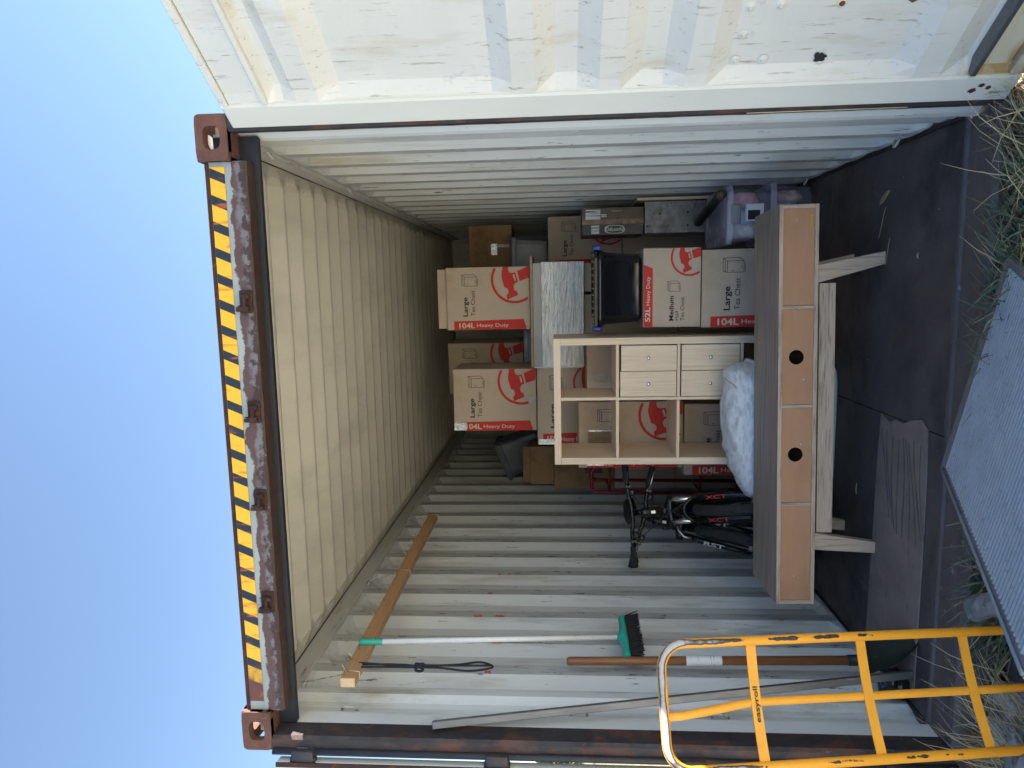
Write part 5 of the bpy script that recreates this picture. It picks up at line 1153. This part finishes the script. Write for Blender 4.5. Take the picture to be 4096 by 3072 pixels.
for f, sg in ((0, -1), (1, 1)):
    c = RP(-.10, f)+WU*sg*.062+V((0, .02, 0)); c.z = GZ+.132
    mb = MB(); m, n = 56, 12; vs = []; e1 = V((0, 0, 1)); e2 = WU.cross(e1).normalized()
    for i in range(m):
        t = 2*math.pi*i/m
        for k in range(n):
            p = 2*math.pi*k/n; tr = .0035*(1 if (i//2+(k//2)) % 2 else -.6) if math.cos(p) > .2 else 0
            sc_ = .095+(.036+tr)*math.copysign(abs(math.cos(p))**.7, math.cos(p)); vs.append(c+sc_*(math.cos(t)*e1+math.sin(t)*e2)+WU*.040*math.copysign(abs(math.sin(p))**.8, math.sin(p)))
    mb.add(vs, [(i*n+k, i*n+(k+1) % n, (i+1) % m*n+(k+1) % n, (i+1) % m*n+k) for i in range(m) for k in range(n)])
    wh = mb.build('wheel', MT['tyre'], ht)
    MB().tube([c-WU*.03, c-WU*.028, c+WU*.028, c+WU*.03], [.03, .062, .062, .03], 20).build('rim', MT['galv'], wh)
cA, cB = RP(-.10, 0)-WU*.09+V((0, .02, 0)), RP(-.10, 1)+WU*.09+V((0, .02, 0)); cA.z = cB.z = GZ+.132
MB().tube([cA, cB], .009, 10).build('axle', MT['galv'], ht)
tp0, tp1 = RP(-.15, 0), RP(-.15, 1); fw_ = V((WU.y, -WU.x, 0)); fw_ = fw_ if fw_.y < 0 else -fw_
mb = MB(); q0 = V((tp0.x, tp0.y, GZ+.03)); q1 = V((tp1.x, tp1.y, GZ+.03))
mb.add([q0, q1, q1+fw_*.22, q0+fw_*.22, q0-V((0, 0, .006)), q1-V((0, 0, .006)), q1+fw_*.22-V((0, 0, .006)), q0+fw_*.22-V((0, 0, .006))], [(0, 1, 2, 3), (7, 6, 5, 4), (0, 4, 5, 1), (1, 5, 6, 2), (2, 6, 7, 3), (3, 7, 4, 0)])
mb.build('toe_plate', MT['yellowbar'], ht)
for f in (0, .5, 1): MB().tube([RP(-.15, f)+(bk*.022 if f == .5 else V((0, 0, 0))), V((RP(-.15, f).x, RP(-.15, f).y, GZ+.028))], .013, 10).build('foot_tube', MT['yellowbar'], ht)

# ================================================================== RIBBED PLATFORM
d1 = V((.288, .9206, -.2639)).normalized(); PA = V((-.108, .158, .0262)); PB0 = V((.660, -.088, -.0065))
ea = (PB0-PA); WPL = ea.length; ea.normalize(); eb = -d1; en = ea.cross(eb).normalized(); en = en if en.z > 0 else -en
pf_ = thing('ribbed_platform', 'grey ribbed metal platform lying with one corner on the container sill', 'platform', (PA.x, PA.y, GZ))
PT = lambda s2, t, d=0.0: PA+ea*s2+eb*t+en*d
LPL = 1.02
mb = MB(); vs = []
for (s2, t, d) in ((0, 0, 0), (WPL, 0, 0), (WPL, LPL, 0), (0, LPL, 0), (0, 0, -.018), (WPL, 0, -.018), (WPL, LPL, -.018), (0, LPL, -.018)): vs.append(PT(s2, t, d-.0005))
mb.add(vs, [(0, 1, 2, 3), (7, 6, 5, 4), (0, 4, 5, 1), (1, 5, 6, 2), (2, 6, 7, 3), (3, 7, 4, 0)]); mb.build('deck', MT['plate'], pf_)
mb = MB(); t = .072
pr2 = []
while t < LPL-.03:
    pr2 += [(t, 0), (t+.003, .0065), (t+.0085, .0065), (t+.0115, 0)]; t += .0205
for i in range(len(pr2)-1):
    mb.add([PT(.045, pr2[i][0], pr2[i][1]+.0008), PT(WPL-.02, pr2[i][0], pr2[i][1]+.0008), PT(WPL-.02, pr2[i+1][0], pr2[i+1][1]+.0008), PT(.045, pr2[i+1][0], pr2[i+1][1]+.0008)], [(0, 1, 2, 3)])
mb.build('ribbed_tread', MT['tread'], pf_)
mb = MB(); mb.tube([PT(.014, .03, .003), PT(.014, .10, .004), PT(.014, LPL, .004)], .006, 8); mb.build('edge_bead', MT['plate'], pf_)
mb = MB(); vs = [PT(.0, .0, -.0188), PT(.0, LPL, -.0188), PT(.004, LPL, -.05), PT(.004, .05, -.05), PT(.03, LPL, -.05), PT(.03, .05, -.05)]
mb.add(vs, [(0, 1, 2, 3), (3, 2, 4, 5)]); mb.build('side_flange', MT['plate'], pf_)
for s2 in (.06, WPL-.06):
    top = PT(s2, LPL-.08, -.02); MB().tube([top, V((top.x, top.y, GZ-.01))], .016, 10).build('support_leg', MT['galv'], pf_)
MB().tube([V((PT(.06, LPL-.08).x, PT(.06, LPL-.08).y, GZ+.12)), V((PT(WPL-.06, LPL-.08).x, PT(WPL-.06, LPL-.08).y, GZ+.12))], .010, 8).build('leg_brace', MT['galv'], pf_)

# ================================================================== BLOCKS AND STONES BY THE LEFT CORNER
def rock(name, label, cat, c, size, m_, seed, flat_=0.0):
    mb = MB()
    def f(u, v):
        a, b = 2*math.pi*u, math.pi*(v-.5); d = V((math.cos(a)*math.cos(b), math.sin(a)*math.cos(b), math.sin(b)))
        q = 1/max(abs(d.x), abs(d.y), abs(d.z)); k = (1-flat_)+flat_*min(q, 1.45); k *= 1+.22*mnoise.noise(d*2.2+V((seed, 0, 0)))+.08*mnoise.noise(d*7+V((0, seed, 0)))
        return V(c)+V((d.x*size[0]*k, d.y*size[1]*k, d.z*size[2]*k))
    mb.grid(f, 34, 22, smooth=False); tag(mb.build(name, MT[m_], None, loc=(c[0], c[1], GZ)), label, cat)
rock('concrete_block', 'chipped white painted concrete block under the left corner casting', 'block', (-.97, -.09, -.165), (.12, .075, .065), 'concrete', 2, .8)
rock('stone', 'rough black stone beside the trolley wheel', 'stone', (-.70, -.12, -.165), (.11, .09, .055), 'basalt', 5, .3)
rock('stone', 'smaller rough black stone against the concrete block', 'stone', (-.90, -.27, -.175), (.12, .08, .05), 'basalt', 9, .3)

# ================================================================== LITTER ON THE FLOOR
c = V(pk(1913, 425, Z=.004)); mb = MB()
poly = [(-.062, -.004), (-.055, .008), (-.03, .013), (.0, .012), (.03, .010), (.055, .004), (.062, -.004), (.04, -.009), (.0, -.012), (-.04, -.010)]
ang = math.radians(-60); mb.prism([(p[0]*.8, p[1]*.9) for p in poly], c, (math.cos(ang), math.sin(ang), 0), (-math.sin(ang), math.cos(ang), 0), (0, 0, .006))
tag(mb.build('wood_chip', MT['chip'], None, loc=c), 'split grey wood chip on the dark floor', 'wood chip')
def straw(label, pts, r=.0011):
    tag(MB().tube([V(p) for p in pts], r, 5).build('straw', MT['straw'], None, loc=pts[0]), label, 'straw')
straw('thin straw lying beside the wood chip', [pk(1913, 447, Z=.003), pk(1908, 470, Z=.006), pk(1898, 516, Z=.003)])
straw('thin straw touching the splayed bench foot', [pk(1922, 514, Z=.003), pk(1917, 545, Z=.006), pk(1912, 573, Z=.003)])
for lab, (v, y_), col_ in (('tiny pale dry leaf in the middle of the dark floor', (1984, 552), 'straw'), ('small curled dry leaf near the bench leg foot', (1851, 1055), 'straw')):
    p = V(pk(v, y_, Z=.003)); mb = MB(); L = .028 if 'curled' in lab else .012
    mb.grid(lambda u, w_: p+V(((u-.5)*2*L, (w_-.5)*.012*math.sin(math.pi*u), .003*math.sin(math.pi*w_)+.004*math.sin(math.pi*u))), 8, 3)
    tag(mb.build('dry_leaf', MT[col_], None, loc=p), lab, 'leaf')
rnd = random.Random(21); mb = MB()
for k in range(150):   # crumbs, grit
    x, y_ = rnd.uniform(-1.0, 1.1), rnd.uniform(.02, 1.5)
    s2 = .0008+.0022*rnd.random()**3; mb.bbox(x-s2, x+s2, y_-s2*.8, y_+s2, .0006 if y_ > .2 else -.006, .0006+s2*.8 if y_ > .2 else -.006+s2, s2*.3)
tag(mb.build('floor_grit', MT['chip']), 'pale crumbs and grit scattered over the floor', kind='stuff')
pts = [pk(1625, 247, Y=-.0)] ; st_p = [V(p) for p in (pk(1610, 243, Y=.004), pk(1640, 247, Y=.004), pk(1690, 250, Y=.004), pk(1760, 246, Y=.004), pk(1880, 237, Y=.004), pk(1955, 232, Y=.004))]
straw('long dry grass stem caught along the right hinge gap', [V((1.150, -.012, p.z)) for p in st_p], .0016)

# ================================================================== GRASS
def blades(name, label, m_, spec, seed):
    rnd = random.Random(seed); mb = MB()
    for (cx_, cy_, sx_, sy_, n, l0, l1, w0, lean, dirx, diry, curl) in spec:
        for k in range(n):
            x, y_ = rnd.gauss(cx_, sx_), rnd.gauss(cy_, sy_)
            if y_ > -.015 and abs(x) < 1.25: y_ = -.015-rnd.random()*.12
            L = rnd.uniform(l0, l1); a = rnd.uniform(0, 2*math.pi); lv = lean*(.35+.9*rnd.random())
            d = V((math.cos(a)*lv+dirx, math.sin(a)*lv+diry, 1)).normalized(); side = d.cross(V((rnd.uniform(-1, 1), rnd.uniform(-1, 1), .2))).normalized()
            p = V((x, y_, gh(x, y_)-.01)); w_ = w0*(.6+.8*rnd.random()); vs = []; m = 5; cu = curl*(.3+rnd.random())
            for i in range(m+1):
                t = i/m; ww = w_*(1-t**1.6)*.5+.0004
                vs += [p-side*ww, p+side*ww]
                d = (d+V((d.x*.3, d.y*.3, -cu))*(.5+t)).normalized(); p = p+d*(L/m)
                if p.z < GZ+.01: p.z = GZ+.01
                if p.y > -.01 and abs(p.x) < 1.2 and p.z < .012: p.y = -.012
            mb.add(vs, [(2*i, 2*i+1, 2*i+3, 2*i+2) for i in range(m)], True)
    return tag(mb.build(name, MT[m_]), label, kind='stuff')
blades('green_grass', 'green grass tufts growing against the container sill', 'blade', [
    (.40, -.09, .14, .05, 900, .16, .36, .013, .6, -.05, .2, .18), (.66, -.13, .14, .08, 1200, .16, .36, .012, .65, 0, .2, .18), (.95, -.16, .13, .09, 900, .14, .34, .010, .65, 0, .2, .19),
    (-.46, -.05, .08, .03, 480, .18, .38, .013, .6, .0, .25, .16), (-.28, -.06, .07, .03, 260, .16, .34, .011, .6, .0, .2, .16), (1.25, -.5, .25, .25, 500, .1, .26, .007, .6, 0, 0, .2), (-1.15, -.25, .15, .1, 120, .12, .25, .006, .5, 0, 0, .15)], 5)
blades('dry_grass', 'tangled dry straw grass lying over the sill', 'straw', [
    (1.05, -.10, .12, .06, 480, .22, .46, .0056, 1.0, -.2, .3, .15), (.82, -.09, .13, .05, 360, .22, .42, .0052, 1.1, -.2, .3, .17), (.60, -.10, .12, .05, 260, .2, .36, .0048, .9, -.1, .35, .18),
    (-.42, -.06, .12, .03, 70, .26, .44, .004, .8, .1, .5, .12), (-1.05, -.18, .10, .06, 150, .22, .46, .0034, .5, .35, .35, .08), (-1.2, -.1, .1, .08, 90, .15, .35, .0036, .6, .2, .2, .1), (1.4, -.4, .2, .2, 260, .15, .35, .005, .8, 0, 0, .15)], 9)
blades('meadow_grass', 'sunlit meadow grass beyond the open door leaves', 'blade', [
    (2.1, .2, .5, .8, 1600, .08, .25, .008, .6, 0, 0, .2), (-2.6, 1.2, .5, 1.2, 1500, .06, .2, .008, .6, 0, 0, .2), (-4.2, 3.5, 1.2, 1.5, 1500, .06, .22, .012, .6, 0, 0, .2)], 12)
blades('meadow_straw', 'dry yellow meadow stems beyond the open door leaves', 'straw', [
    (2.0, .0, .5, .8, 700, .1, .3, .006, .7, 0, 0, .2), (-2.6, 1.2, .6, 1.2, 700, .1, .25, .006, .6, 0, 0, .2)], 15)

# ================================================================== FAR BACKGROUND BY THE LEFT GAP
def tree(label, x, y_, h_, w_, seed):
    rnd = random.Random(seed); root = thing('broadleaf_tree', label, 'tree', (x, y_, GZ), 'trees across the field')
    mb = MB(); mb.tube([(x, y_, GZ), (x+.05*h_, y_, GZ+h_*.3), (x, y_+.05*h_, GZ+h_*.7)], [.05*h_, .035*h_, .012*h_], 8)
    for k in range(5):
        a = rnd.uniform(0, 6.28); mb.tube([(x+.02*h_, y_, GZ+h_*(.3+.06*k)), (x+math.cos(a)*w_*.35, y_+math.sin(a)*w_*.35, GZ+h_*(.5+.07*k))], [.02*h_, .006*h_], 6)
    mb.build('trunk', MT['trunk'], root); mb = MB()
    cl = [(rnd.gauss(0, .42)*w_*.5, rnd.gauss(0, .42)*w_*.5, h_*rnd.uniform(.35, .92), rnd.uniform(.16, .3)*w_) for k in range(16)]
    for k in range(1500):
        c = rnd.choice(cl); d = V((rnd.gauss(0, 1), rnd.gauss(0, 1), rnd.gauss(0, 1))).normalized()*c[3]*rnd.uniform(.6, 1.05)
        p = V((x+c[0], y_+c[1], GZ+c[2]))+d; s2 = .05*w_*rnd.uniform(.5, 1.2); u = V((rnd.gauss(0, 1), rnd.gauss(0, 1), rnd.gauss(0, 1))).normalized(); v = u.cross(d).normalized()
        mb.add([p-u*s2, p+v*s2*.5, p+u*s2, p-v*s2*.5], [(0, 1, 2, 3)])
    mb.build('crown', MT['crown'], root)
p = pk(1195, 1627, Y=34)
tree('tall leafy tree across the field, beside the white house', p.x+.6, 34, 3.4, 3.4, 1); tree('lower rounded tree across the field', p.x-3.6, 36, 2.6, 3.2, 2); tree('spreading tree alone at the far edge of the field', p.x-8, 38, 4.2, 5, 3)
hx_, hy_ = p.x+4.2, 37
hs = thing('white_house', 'small white house with grey roof across the field', 'house', (hx_, hy_, GZ))
MB().box(hx_-2.2, hx_+2.2, hy_, hy_+3.5, GZ, 1.5).build('wall', MT['render'], hs)
MB().add([(hx_-2.5, hy_-.3, 1.5), (hx_+2.5, hy_-.3, 1.5), (hx_+2.5, hy_+3.8, 1.5), (hx_-2.5, hy_+3.8, 1.5), (hx_-2.5, hy_+1.75, 2.3), (hx_+2.5, hy_+1.75, 2.3)], [(0, 1, 5, 4), (2, 3, 4, 5), (0, 4, 3), (1, 2, 5), (0, 3, 2, 1)]).build('roof', MT['roofmetal'], hs)
for xw in (-1.3, .2): w_ = MB().box(hx_+xw, hx_+xw+.8, hy_-.04, hy_-.003, .3, 1.1).build('window', MT['white'], hs); MB().box(hx_+xw+.06, hx_+xw+.74, hy_-.05, hy_-.042, .36, 1.04).build('pane', MT['glass'], w_)
MB().box(hx_+1.25, hx_+1.95, hy_-.04, hy_-.003, GZ, 1.15).build('door', MT['roofmetal'], hs)
